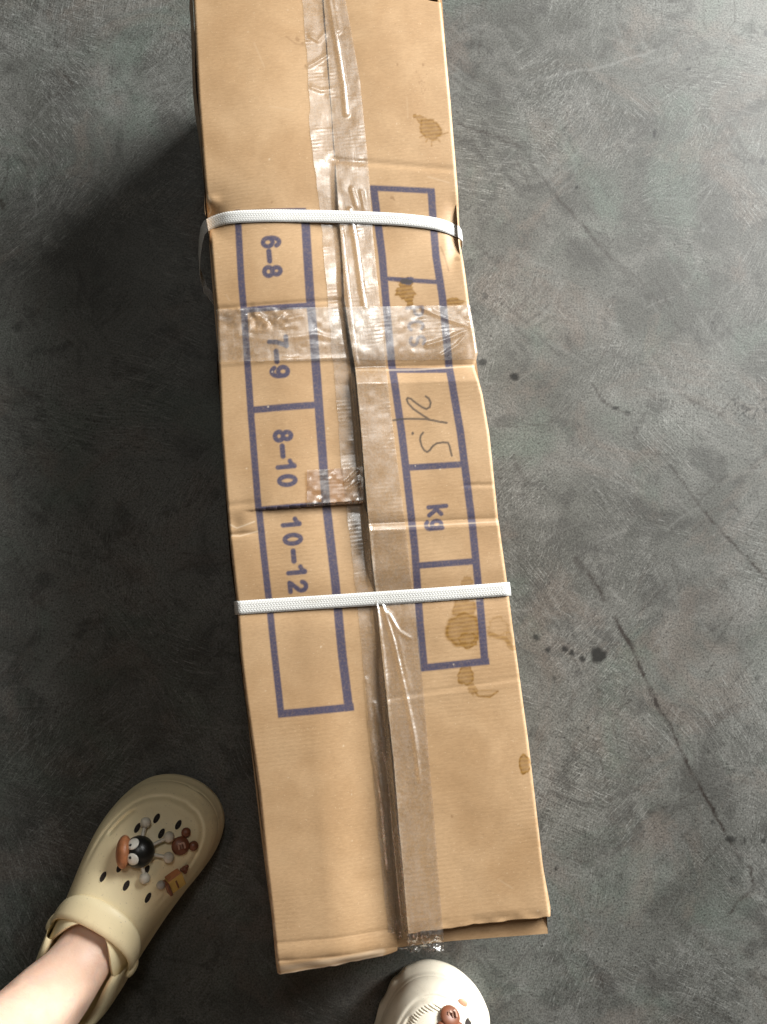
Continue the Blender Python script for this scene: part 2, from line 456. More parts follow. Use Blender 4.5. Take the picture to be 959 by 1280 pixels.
    tag(o, kind='structure')
build_floor()

# ================================================================== cardboard box
xL = interp([(-14, 239), (0, 241), (120, 247), (240, 256), (262, 255), (300, 262), (390, 270), (540, 276), (657, 285), (753, 295), (820, 300), (868, 306), (990, 323), (1080, 332), (1122, 337), (1197, 345), (1221, 347)])
xR = interp([(-14, 551), (0, 552), (119, 563), (238, 573), (277, 576), (300, 577), (379, 587), (440, 598), (458, 594), (494, 604), (540, 612), (645, 623), (745, 637), (780, 641), (925, 661), (1080, 679), (1147, 689)])
xS = interp([(-14, 403), (0, 404), (79, 410), (139, 414), (222, 420), (280, 424), (331, 428), (375, 430), (426, 438), (462, 444), (540, 451), (649, 460), (695, 464), (745, 470), (780, 473), (820, 477), (881, 484), (955, 492), (1043, 499), (1170, 511)])
xSl = interp([(-14, 408), (0, 409), (260, 428), (340, 428), (420, 433), (470, 440), (540, 446), (630, 454), (650, 462), (745, 474), (820, 482), (880, 482), (955, 483), (1043, 487), (1140, 494), (1200, 497)])
yEndL = interp([(340, 1221), (403, 1211), (478, 1199), (500, 1192)])
yEndR = interp([(505, 1168), (553, 1161), (620, 1153), (690, 1146)])

def dip_left(py):       # how far the left flap sinks at the seam (m)
    return interp([(-14, .0006), (250, .0006), (272, .0006), (330, .0008), (430, .0014), (480, .0040), (630, .0055), (640, .0065), (700, .004), (745, .001), (800, .002), (900, .006), (1000, .0085), (1100, .0095), (1190, .007), (1221, .006)])(py)

def edge_round(d, r=4.5):   # d: px from the fold, inside positive
    q = np.clip(1 - d / r, 0, 1)
    return -0.0032 * (1 - np.sqrt(np.clip(1 - q * q, 0, 1)))

def zL(px, py):
    e0 = xL(py); s1 = xSl(py)
    f = np.clip((px - e0) / (s1 - e0), 0, 1)
    z = -dip_left(py) * sstep(0.45, 1.0, f)
    z = z + 0.0022 * np.sin(np.pi * f) * (0.5 + 0.5 * np.sin(py / 190 + 0.6))
    z = z + 0.0005 * vnoise(px, py, 80, 1) + 0.00013 * vnoise(px, py, 22, 2)
    z = z - 0.0035 * gauss(py - 273, 26) * (0.45 + gauss(px - e0, 30) + 0.6 * gauss(f - 1, .3)) - 0.0018 * gauss(py - 757, 14)
    # broken corner by the upper band
    z = z - 0.0075 * gauss(py - 268, 13) * gauss(px - e0, 12) + 0.0025 * gauss(py - 250, 5) * gauss(px - e0 - 8, 7)
    # cross crease: the near part lies lower, then rises again
    yc = 637 - 0.083 * (px - 325)
    k = sstep(300, 345, px)
    z = z + k * (0.0025 * np.clip((py - (yc - 60)) / 60, 0, 1) * (py < yc) - 0.0026 * np.exp(-np.clip(py - yc, 0, None) / 45) * (py >= yc)) * (0.6 + 0.8 * f)
    z = z - 0.0012 * gauss(py - (669 - .1 * (px - 285)), 2.2) * (1 - sstep(300, 335, px)) - 0.0016 * gauss(py - 655, 9) * gauss(px - 292, 9) - 0.0006 * gauss(py - (632 - .1 * (px - 285)), 3) * (1 - sstep(300, 340, px))
    z = z - 0.0007 * gauss(py - (386 - .07 * (px - 268)), 2.0) + 0.0006 * gauss(py - (455 - .05 * (px - 270)), 2.2)
    z = z - 0.0011 * gauss(np.hypot((px - 325) / 24, (py - 398) / 10), 1) * (0.6 + vnoise(px, py, 7, 5)) - 0.0014 * gauss(np.hypot((px - 278) / 9, (py - 400) / 7), 1)
    # near end: double crease and the rolled lip
    yl = 1202 - 0.095 * (px - 346)
    z = z - 0.0006 * np.exp(-np.abs(py - (yl - 23)) / 2.5) + 0.0004 * gauss(py - (yl - 10), 6) - 0.0016 * np.exp(-np.abs(py - yl) / 2.8) * (0.7 + .5 * vnoise(px, py, 18, 8)) - 0.007 * sstep(0, 18, py - yl) * (0.7 + 0.35 * vnoise(px, py, 26, 9))
    z = z + edge_round(px - e0)
    return H + z

def zR(px, py):
    s0 = xS(py); e1 = xR(py)
    f = np.clip((px - s0) / (e1 - s0), 0, 1)
    z = 0.0016 * np.sin(np.pi * f) * (0.4 + 0.6 * np.sin(py / 150 + 2.2))
    z = z + 0.0005 * vnoise(px, py, 80, 11) + 0.00013 * vnoise(px, py, 20, 12)
    z = z + interp([(-14, -.0004), (230, -.0004), (275, -.001), (340, -.0004), (430, .0002), (480, .0018), (560, .0030), (640, .0028), (740, -.001), (800, .000), (900, .0015), (1170, .002)])(py) * (1 - sstep(0.0, 0.5, f))
    z = z - 0.0032 * gauss(py - 280, 24) * (0.4 + gauss(px - e1, 30)) - 0.0016 * gauss(py - 742, 14)
    z = z - 0.0065 * gauss(py - 292, 20) * gauss(px - e1, 11) - 0.003 * gauss(py - 262, 12) * gauss(px - e1, 9)
    # cross creases
    yc = 459 - 0.03 * (px - 445)
    z = z - 0.0034 * np.exp(-np.abs(py - yc) / 9) + 0.0022 * np.exp(-np.abs(py - yc - 22) / 20)
    yc = 656 - 0.045 * (px - 462)
    z = z - 0.0018 * np.exp(-np.abs(py - yc + 1) / 6) + 0.0014 * np.exp(-np.abs(py - yc - 8) / 12)
    z = z - 0.0006 * gauss(py - (203 + .08 * (px - 455)), 3) - 0.0003 * gauss(py - (866 - .16 * (px - 530)), 2.5) + 0.0002 * gauss(py - (871 - .16 * (px - 530)), 4) - 0.0006 * gauss(py - (607 - 0.02 * (px - 575)), 2) * sstep(570, 590, px)
    z = z - 0.0018 * gauss(np.hypot((px - 566) / 7, (py - 318) / 14), 1) + 0.0014 * gauss(np.hypot((px - 560) / 5, (py - 305) / 10), 1)
    z = z - 0.0030 * gauss(np.hypot((px - 599) / 9, (py - 440) / 16), 1)
    z = z - 0.0018 * sstep(1149, 1166, py + 0.11 * (px - 510) * 1.0) * 0.6 * (0.6 + vnoise(px, py, 15, 14))
    z = z + edge_round(e1 - px)
    return H + 0.0006 + z

# ---- ink, pen, stains, measured on the flat top
ink = Canvas(225, -30, 705, 1235, 0.5); pen = Canvas(225, -30, 705, 1235, 0.5); stain = Canvas(225, -30, 705, 1235, 0.5)
scuff_shade = Canvas(225, -30, 705, 1235, 0.5); palec = Canvas(225, -30, 705, 1235, 0.5)
def wline(p, w):
    q = np.array(p, float)
    r = ink.win(q[:, 0].min() - 12, q[:, 1].min() - 12, q[:, 0].max() + 12, q[:, 1].max() + 12)
    sl, X, Y = r
    k = 1 - sstep(w / 2 - .9, w / 2 + .9, poly_dist(X, Y, p))
    for a, b in ((q[0], q[1]), (q[-1], q[-2])):
        d = (b - a) / np.hypot(*(b - a))
        k = k * sstep(-1.2, 0.4, (X - a[0]) * d[0] + (Y - a[1]) * d[1])
    ink.a[sl] = np.maximum(ink.a[sl], k)
wline([(295, 262), (297.5, 280), (302.5, 357), (306, 400), (314, 520), (322.6, 626), (333, 722), (343.4, 820), (352, 896)], 8.5)
wline([(380, 262), (382, 280), (388, 373), (393, 430), (399.5, 520), (408, 634), (418.5, 722), (428, 820), (436.5, 889)], 11)
wline([(294, 265), (382, 261)], 4); wline([(303, 388), (387, 382)], 7.5); wline([(312, 513), (398, 505.5)], 8.5); wline([(323, 636), (407, 629)], 4.5); wline([(348, 892.5), (442, 884)], 9.5)
wline([(467, 234), (469, 250), (477.7, 319), (482, 371), (489.6, 454), (502, 540), (509, 600), (518.6, 687), (525, 780), (530.5, 838)], 9.5)
wline([(539, 238), (545, 319), (553, 371), (562, 462), (575.5, 540), (590, 653), (600, 753), (606, 830)], 9.5)
wline([(463, 235), (543, 239)], 7); wline([(478, 348), (552, 353)], 5.5); wline([(492, 463), (565, 463)], 6.5); wline([(508, 585), (581, 580.5)], 8); wline([(519, 707.5), (596, 701.5)], 8); wline([(526, 835), (611, 826)], 9)

def arc(cx, cy, rx, ry, a0, a1, n=14):
    return [(cx + rx * math.cos(R(a0 + (a1 - a0) * i / n)), cy + ry * math.sin(R(a0 + (a1 - a0) * i / n))) for i in range(n + 1)]
G = {'0': [arc(.3, .5, .2, .4, 0, 360, 22)], '1': [[(.10, .70), (.24, .76), (.33, .90), (.36, .90), (.36, .08)]],
     '2': [arc(.3, .67, .2, .23, 165, -35) + [(.14, .16), (.10, .10), (.52, .10)]], '6': [arc(.3, .34, .2, .24, 0, 360, 20), arc(.32, .5, .22, .40, 40, 190)],
     '9': [arc(.3, .66, .2, .24, 0, 360, 20), arc(.28, .5, .22, .40, 220, 370)], '8': [arc(.3, .70, .165, .20, 0, 360, 18), arc(.3, .30, .2, .20, 0, 360, 18)],
     '7': [[(.08, .90), (.52, .90), (.40, .68), (.30, .40), (.26, .06)]], '-': [[(.06, .46), (.54, .46)]],
     'k': [[(.12, .02), (.12, .98)], [(.50, .68), (.14, .34)], [(.26, .44), (.52, .02)]],
     'g': [arc(.28, .40, .18, .26, 0, 360, 18), [(.48, .70), (.48, .02)] + arc(.29, .0, .19, .17, 0, -150, 8)],
     'P': [[(.12, .05), (.12, .93), (.32, .93)] + arc(.32, .70, .2, .23, 90, -90, 8) + [(.12, .47)]], 'C': [arc(.32, .5, .22, .41, 45, 315, 16)],
     'S': [arc(.3, .70, .19, .21, 30, 270, 10) + arc(.3, .29, .2, .21, 90, -150, 10)]}
def glyph(ch, cx, cy, hgt, wid, th=5.0, slant=0.09, strength=1.0):
    """stamped character lying on its side: its top points to the right of the picture"""
    for pl in G[ch]:
        pts = []
        for gx, gy in pl:
            dn = (gx - .3) * wid / .62; rt = (gy - .5) * hgt
            pts.append((cx + rt + dn * slant, cy + dn - rt * slant))
        ink.stroke(pts, 6.6 if ch == '-' else th, strength, 0.9)
for ch, x, y in (('6', 339, 303), ('-', 338, 321), ('8', 341, 340), ('7', 348, 428), ('-', 347, 446), ('9', 350, 465),
                 ('8', 354, 545), ('-', 354.5, 564), ('1', 358, 582), ('0', 359.5, 601), ('1', 364, 654), ('0', 366, 674), ('-', 368, 695), ('1', 371, 714), ('2', 372.5, 733)):
    glyph(ch, x, y, 25, 16.5, 5.9)
for ch, x, y in (('P', 519, 389), ('C', 520, 407), ('S', 522, 426)): glyph(ch, x, y, 22, 16, 4.0, strength=.8)
for ch, x, y in (('k', 547, 638), ('g', 548, 656)): glyph(ch, x, y, 23, 15.5, 5.4)
ink.blob(510, 351, 9, 5, 1, .2, 3); pen.blob(508, 352, 8, 3.6, 1, .25, 4)
def pc(p): return [(480 + a / 5.565, 370 + b / 5.565) for a, b in p]
for p in ([(290, 700), (312, 715), (325, 745), (318, 775), (295, 788), (265, 775), (225, 748), (185, 716), (165, 712), (158, 722), (168, 748), (205, 788), (262, 826), (322, 864)],
          [(65, 868), (110, 860), (180, 856), (280, 857), (340, 866), (390, 877), (435, 883)],
          [(272, 953), (256, 972), (251, 1000), (262, 1045), (280, 1075), (300, 1086), (318, 1075), (340, 1045), (368, 1026), (410, 1020), (445, 1022), (456, 1045), (462, 1075), (472, 1112)]):
    pen.stroke(pc(p), 2.5, 1, 0.7)
pen.stroke(pc([(398, 876), (437, 883)]), 2.6, 1, .7); pen.blob(516, 542, 1.9)

def st(*a, **k): stain.blob(*a, **k)
st(538, 162, 13, 15, v=.75, rough=.16, seed=2, ring=.3, rot=-.5); st(527, 150, 7.5, 5, v=.7, rough=.25, seed=3, ring=.3, rot=.6); st(519, 146, 3, 3, v=.6, seed=4)
for a, l_ in ((.9, 16), (1.6, 18), (2.1, 15), (2.7, 17), (3.3, 15)): stain.stroke([(540, 165), (540 + l_ * math.cos(a), 165 + l_ * math.sin(a))], 1.8, .5, .9)
stain.stroke([(548, 170), (560, 166)], 2, .5, .8)
st(507, 362, 13, 13, v=.85, rough=.3, seed=5, ring=.2); st(512, 377, 5, 8, v=.8, rough=.3, seed=6); st(568, 377, 11, 5, v=.85, rough=.3, seed=7, ring=.2); st(498, 350, 6, 3, v=.7, seed=8)
st(579, 787, 22, 23, v=.8, rough=.12, seed=9, ring=.35); st(580, 758, 14, 22, v=.62, rough=.25, seed=10, ring=.2); st(583, 733, 7, 14, v=.5, rough=.3, seed=11, ring=.2)
st(585, 800, 14, 10, v=.8, rough=.2, seed=21, ring=.2); st(622, 784, 15, 12, v=.3, rough=.3, seed=12, ring=.7); stain.stroke([(612, 792), (622, 796), (632, 798), (641, 810)], 6, .55, 1.6); stain.stroke([(600, 800), (603, 818)], 3, .5, 1.2)
st(638, 802, 6, 12, v=.5, rough=.3, seed=13, ring=.4, rot=-.4); st(582, 844, 11, 13, v=.72, rough=.22, seed=14, ring=.3); st(590, 860, 6, 9, v=.5, rough=.3, seed=15); st(606, 866, 15, 4.5, v=.4, rough=.3, seed=16, ring=.6)
stain.stroke([(590, 860), (598, 870), (612, 871), (622, 864)], 2.6, .65, 1); st(656, 955, 8.5, 12, v=.85, rough=.14, seed=17, ring=.4)
for i, (x, y, r_) in enumerate(((497, 82, 1.6), (529, 82, 1.8), (372, 50, 3), (378, 55, 2), (490, 247, 2.5), (382, 83, 1.8), (565, 1020, 2), (572, 322, 4), (566, 310, 2.5), (547, 342, 2), (340, 253, 1.5))):
    scuff_shade.blob(x, y, r_, None, 1, .3, i, 0, .3)
for k in range(26): scuff_shade.blob(528 + rnd.gauss(0, 4), 108 + rnd.gauss(0, 7), rnd.uniform(.5, 1.3), None, .7, .2, k, 0, .3)
scuff_shade.stroke([(358, 47), (370, 56), (380, 57)], 2, .8, .8); scuff_shade.stroke([(551, 308), (556, 320), (561, 338)], 2.2, .9, .8); scuff_shade.stroke([(571, 300), (577, 316), (578, 328)], 3, .8, 1.2)
scuff_shade.stroke([(490, 246), (493, 250)], 2, 1, .6); scuff_shade.blob(385, 820, 42, 62, .35, .2, 6, 0, .7); scuff_shade.blob(372, 700, 22, 40, .15, .2, 7, 0, .7)
scuff_shade.stroke([(575, 608), (590, 604), (600, 602)], 1.6, .7, .8); scuff_shade.stroke([(446, 460), (520, 458), (594, 454)], 2.2, .9, .9); scuff_shade.stroke([(464, 657), (540, 654), (624, 649)], 1.6, .5, .8); scuff_shade.stroke([(325, 638.5), (380, 633), (455, 624)], 2.6, 1.0, 1.0)  # lines along the creases; the left flap's one paints the step's cast shadow
scuff_shade.stroke([(346, 1180), (403, 1176), (470, 1170)], 1.6, .5, 1); scuff_shade.stroke([(347, 1205), (403, 1198), (484, 1190)], 2.6, .8, 1.4)
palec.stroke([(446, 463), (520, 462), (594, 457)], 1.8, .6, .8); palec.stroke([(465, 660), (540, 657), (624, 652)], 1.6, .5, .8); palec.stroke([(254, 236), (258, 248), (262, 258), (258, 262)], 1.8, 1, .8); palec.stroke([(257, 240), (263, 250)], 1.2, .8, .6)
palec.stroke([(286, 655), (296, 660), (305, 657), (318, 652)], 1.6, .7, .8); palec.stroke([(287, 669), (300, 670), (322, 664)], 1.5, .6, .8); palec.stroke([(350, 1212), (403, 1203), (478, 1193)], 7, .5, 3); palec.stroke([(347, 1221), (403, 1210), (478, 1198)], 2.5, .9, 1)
g = random.Random(11)
for k in range(60): palec.blob(g.uniform(250, 680), g.uniform(0, 1180), g.uniform(.6, 1.2), None, g.uniform(.3, .8), .2, k, 0, .3)
for k in range(46):
    x_, y_ = g.uniform(262, 660), g.uniform(0, 1170); a_ = g.gauss(0.05, .5) + g.choice((0, 1.5)); l_ = g.uniform(6, 34)
    (scuff_shade if g.random() < .6 else palec).stroke([(x_, y_), (x_ + l_ * math.cos(a_), y_ + l_ * math.sin(a_))], g.uniform(.8, 1.5), g.uniform(.12, .4), .8)
for k in range(9): scuff_shade.blob(g.uniform(270, 650), g.uniform(0, 1150), g.uniform(14, 40), g.uniform(10, 30), g.uniform(.06, .16), .3, k + 50, 0, .8)
for k in range(150): scuff_shade.blob(g.uniform(250, 680), g.uniform(0, 1180), g.uniform(.5, 1.1), None, g.uniform(.3, .8), .2, k, 0, .3)
g = random.Random(5)   # worn edges along the folds
for py in range(-10, 1210, 5):
    if g.random() < 0.55: palec.stroke([(float(xL(py)) + g.uniform(.5, 2), py), (float(xL(py + 6)) + g.uniform(.5, 2), py + 6)], g.uniform(1, 2.2), g.uniform(.2, .7), 0.8)
    if g.random() < 0.75 and py < 1140: palec.stroke([(float(xR(py)) - g.uniform(.5, 2.5), py), (float(xR(py + 6)) - g.uniform(.5, 2.5), py + 6)], g.uniform(1, 2.2), g.uniform(.1, .4), 0.8)
    if g.random() < 0.6 and py < 1160: palec.stroke([(float(xS(py)) + .8, py), (float(xS(py + 6)) + .8, py + 6)], 1.6, g.uniform(.3, .7), 0.8)

def flap(name, xa, xb, ytop, yend_ref, yend, zf, parent, thick):
    m = int(190 / 1.2); n = int((yend_ref - ytop) / 1.2)
    s_ = np.linspace(0, 1, m); t_ = np.linspace(0, 1, n)
    T, Sg = np.meshgrid(t_, s_, indexing='ij')
    py0 = ytop + (yend_ref - ytop) * T
    px = xa(py0) + (xb(py0) - xa(py0)) * Sg
    py0 = py0 + (13 if name == 'top_flap' and xb is xR else 0) * sstep(.55, 1, Sg) * (1 - T) ** 18
    py = py0 + (yend(px) - yend_ref) * sstep(0.93, 1.0, T) + (1.2 * vnoise(px, py0 * 0, 9, 31)) * sstep(0.985, 1, T)
    z = zf(px, py)
    X, Y, _ = at(px, py, z * 0 + H)
    A = {k: c.sample(px, py) for k, c in (('ink', ink), ('pen', pen), ('stain', stain), ('scuff_shade', scuff_shade), ('pale', palec))}
    V = np.stack([X, Y, z], -1).reshape(-1, 3)
    Q = grid_quads(n, m, True)
    # cut edge: skirt of the board thickness round the border
    idx = np.arange(n * m).reshape(n, m)
    ring = np.concatenate([idx[0, :-1], idx[:-1, -1], idx[-1, :0:-1], idx[:0:-1, 0]])
    low = V[ring].copy(); low[:, 2] -= thick
    k = len(ring); i = np.arange(k); j = (i + 1) % k
    Q2 = np.stack([ring[i], ring[j], k * 0 + len(V) + j, len(V) + i], -1)
    # underside, coarse
    V2 = np.concatenate([V, low])
    A = {a: np.concatenate([b.ravel(), (0.35 if a == 'pale' else 0) * np.ones(k)]) for a, b in A.items()}
    me = np_mesh(name, V2, np.concatenate([Q, Q2]), A)
    return link(name, me, M_card, parent)

c0 = P3(465, 600, 0)
box = empty('cardboard_box', (c0.x, c0.y, 0), 0)
tag(box, 'long brown cardboard box taped along its middle, printed with blue size grids', 'box')
class Off:               # children carry world-placed meshes, shifted back by the root's position
    pass
def adopt(o, root):
    o.parent = root
    o.matrix_parent_inverse = Matrix.Translation(root.location).inverted() if root.rotation_euler.z == 0 else root.matrix_world.inverted()
    return o
fl = adopt(flap('top_flap', xL, xSl, -14, 1205, yEndL, zL, None, 0.004), box); fl['label'] = 'left top flap printed with size ranges from 6-8 to 10-12'
fr_ = adopt(flap('top_flap', xS, xR, -10, 1158, yEndR, zR, None, 0.004), box); fr_['label'] = 'right top flap with stains and a handwritten weight'

def walls():
    LZ = np.array([H - 0.0045, H - 0.012, H - 0.03, 0.13, 0.08, 0.03, 0.004])
    Lp = [(float(xL(p)), p) for p in np.arange(-14, 1206, 10)]
    Rp = [(float(xR(p)), p) for p in np.arange(-10, 1146, 10)]
    def strip(name, pts, out, bulge):
        rows = []
        for (px, py) in pts:
            a = P3(px, py, H - 0.003)
            row = []
            for k, z in enumerate(LZ):
                b = bulge(py, z)
                row.append((a.x + out[0] * b, a.y + out[1] * b, z))
            rows.append(row)
        V = np.array(rows)
        return adopt(link(name, np_mesh(name, V.reshape(-1, 3), grid_quads(len(pts), len(LZ)), None), M_cardplain), box)
    def bl(py, z):
        return 0.0065 * sstep(300, 60, py) * sstep(H - .003, H - 0.022, z) * sstep(0.0, 0.10, z) + (0.004 * math.sin(math.pi * z / H) + 0.0012 * vnoise(py, z * 900, 60, 41)) * float(sstep(1206, 1120, py))
    strip('side_wall', Lp, (-0.993, -0.11), bl)
    strip('side_wall', Rp, (0.993, 0.11), lambda py, z: -0.003 + 0.003 * math.sin(math.pi * z / H))
    # ends
    near = [(347, 1206), (420, 1196), (490, 1186), (560, 1177), (625, 1171), (685, 1166)]
    farr = [(239, -14), (320, -16), (403, -16), (480, -14), (551, -11)]
    for pts, sg in ((near, 1), (farr, -1)):
        rows = []
        for px, py in pts:
            a = P3(px, py, H - 0.010)
            rows.append([(a.x, a.y, z) for z in (H - 0.0105, 0.1, 0.004)])
        for first, wp in ((True, Lp[-1] if sg > 0 else Lp[0]), (False, Rp[-1] if sg > 0 else Rp[0])):   # close the corners onto the side walls
            a = P3(wp[0], wp[1], H - 0.003)
            row = [(a.x + (-0.0005 if first else -0.0025), a.y, z) for z in (H - 0.0055, 0.1, 0.004)]
            rows.insert(0, row) if first else rows.append(row)
        V = np.array(rows)
        adopt(link('end_wall', np_mesh('end_wall', V.reshape(-1, 3), grid_quads(len(pts) + 2, 3)), M_cardplain), box)
    # inner flaps folded in under the two top flaps
    def sheet(pts, z, nm='inner_flap', th=0.004):
        n = len(pts)
        V = [tuple(P3(px, py, z)) for px, py in pts]
        V += [(a, b, c - th) for a, b, c in V]
        me = bpy.data.meshes.new(nm)
        me.from_pydata(V, [], [tuple(range(n)), tuple(range(2 * n - 1, n - 1, -1))] + [(i, n + i, n + (i + 1) % n, (i + 1) % n) for i in range(n)])
        me.update()
        return adopt(link(nm, me, M_cardplain, None, False), box)
    sheet([(347, 1204), (420, 1195), (490, 1185), (561, 1176.5), (625, 1171.5), (685, 1167), (682, 1140), (645, 820), (304, 850), (326, 1040)], H - 0.0095)
    sheet([(304, 848), (645, 818), (575, 300), (552, -8), (480, -12), (403, -13), (241, -12), (262, 310)], H - 0.024)
walls()

# ---- packing tape along the seam
def tape_sheet(name, px, py, zfun, extra, parent=box, mat=None, label=None):
    z = zfun(px, py) + extra
    X, Y, _ = at(px, py, np.full_like(px, H))
    V = np.stack([X, Y, z], -1).reshape(-1, 3)
    o = adopt(link(name, np_mesh(name, V, grid_quads(*px.shape, True)), mat or M_tape), parent)
    if label: o['label'] = label
    return o

def ztop(px, py):
    """upper hull of the two flaps with the tape bridging softly over the step"""
    s = xS(py)
    l = zL(np.minimum(px, xSl(py)), py); r = zR(np.maximum(px, s), py)
    k = sstep(-9, 1.0, px - s)
    return l * (1 - k) + r * k

tl = interp([(-12, 377), (0, 378), (100, 386), (170, 388), (270, 401), (400, 412), (590, 428), (800, 452), (860, 456), (1000, 469), (1100, 478), (1165, 485), (1200, 488)])
tr_ = interp([(-12, 431), (0, 432), (100, 450), (200, 460), (300, 467), (400, 477), (500, 487), (650, 506), (800, 524), (1000, 541), (1165, 554), (1200, 557)])
def seam_tape():
    n, m = 1000, 62
    t_ = np.linspace(-10, 1194, n); s_ = np.linspace(0, 1, m)
    py, sg = np.meshgrid(t_, s_, indexing='ij')
    wob = 1.2 * vnoise(py, py * 0, 14, 51)
    px = tl(py) + wob * (1 - sg) + (tr_(py) - tl(py)) * sg
    py2 = py + (1 - sg) * 0
    ex = 0.00045 + 0.00015 * vnoise(px, py, 9, 52)
    def ridge(pts, amp, sig):
        d = poly_dist(px, py2, pts)
        return 0.75 * amp * gauss(d, sig * 1.3)
    ex = ex + ridge([(412, 0), (422, 60), (430, 110), (433, 143)], .0016, 1.6) + ridge([(418, 0), (424, 40)], .001, 1.5) + ridge([(437, 262), (444, 300), (452, 360), (456, 385)], .0016, 1.6) + ridge([(426, 285), (432, 340), (440, 410), (446, 455)], .0013, 1.6)
    ex = ex + ridge([(470, 752), (478, 810), (484, 870), (486, 900)], .0022, 1.4) + ridge([(478, 756), (492, 800), (508, 870), (518, 920), (525, 974)], .0022, 1.3) + ridge([(488, 768), (500, 805), (512, 860)], .0009, 1.6) + ridge([(484, 765), (500, 790), (512, 797)], .0012, 1.2)
    ex = ex + ridge([(458, 850), (466, 930), (478, 1000), (486, 1090)], .0016, 1.8) + ridge([(468, 880), (486, 960), (496, 1040)], .0016, 1.6) + ridge([(462, 660), (466, 720), (471, 745)], .0016, 1.5) + ridge([(455, 630), (460, 655), (457, 662)], .0014, 1.4)
    ex = ex + ridge([(388, 46), (398, 52), (405, 44)], .0012, 1.4) + ridge([(386, 84), (396, 78), (408, 70)], .0012, 1.4) + ridge([(390, 110), (402, 114), (412, 112)], .0008, 1.4) + ridge([(440, 236), (446, 258)], .0012, 1.4) + ridge([(452, 240), (456, 262)], .0009, 1.4)
    q = sstep(1158, 1190, py)
    ex = ex - 0.010 * q * q + q * 0.0040 * vnoise(px, py, 9, 53) + q * 0.0022 * vnoise(px, py, 4, 54)
    # gentle loosening where the tape spans the hollow near the end
    ex = ex + 0.003 * sstep(860, 960, py) * gauss(px - xS(py) + 9, 7)
    tape_sheet('packing_tape', px, py2, ztop, ex, label='long clear tape strip over the centre seam')
seam_tape()

def cross_tape():
    n, m = 62, 420
    s_ = np.linspace(0, 1, m); t_ = np.linspace(0, 1, n)
    T, sg = np.meshgrid(t_, s_, indexing='ij')
    x0, x1 = 266.5, 599.0
    px = x0 + (x1 - x0) * sg
    py = 386 + 67 * T - 4 * sg + 0.9 * vnoise(px, T * 0, 10, 61) * (np.abs(T - .5) > .47)
    px = np.clip(px, xL(py) - 0.3, xR(py) + 0.3)
    ex = 0.0005 + 0.00022 * vnoise(px, py, 8, 62)
    def ridge(pts, amp, sig): return 0.6 * amp * gauss(poly_dist(px, py, pts), sig * 1.3)
    ex = ex + ridge([(588, 409), (560, 400), (528, 386)], .0016, 1.5) + ridge([(588, 411), (560, 424), (534, 432)], .0018, 1.5) + ridge([(588, 414), (572, 432), (552, 445)], .0016, 1.5) + ridge([(592, 410), (594, 430), (597, 450)], .0012, 2)
    ex = ex + ridge([(270, 398), (290, 404), (318, 396), (345, 402), (378, 396)], .0012, 1.8) + ridge([(300, 420), (340, 426), (395, 418), (420, 424)], .0009, 2) + ridge([(325, 394), (338, 408), (352, 396)], .001, 1.5) + ridge([(276, 418), (330, 412), (372, 408)], .0007, 1.6)
    tape_sheet('packing_tape', px, py, ztop, ex + 0.0004, label='clear tape strip across the box between the bands')
    # small doubled patch beside the open seam
    py2, px2 = np.meshgrid(np.linspace(588, 634, 40), np.linspace(384, 454, 50), indexing='ij')
    e2 = 0.0010 + 0.0003 * vnoise(px2, py2, 6, 63) + 0.0014 * gauss(poly_dist(px2, py2, [(432, 607), (447, 594)]), 1.3) + 0.0012 * gauss(poly_dist(px2, py2, [(436, 616), (448, 608)]), 1.3)
    tape_sheet('packing_tape', px2, py2 - 0.08 * (px2 - 384), zL, e2, mat=mat_tape('amber_tape', 0.3, 0.02, (0.88, 0.78, 0.66)), label='small brownish tape patch beside the open seam')
cross_tape()

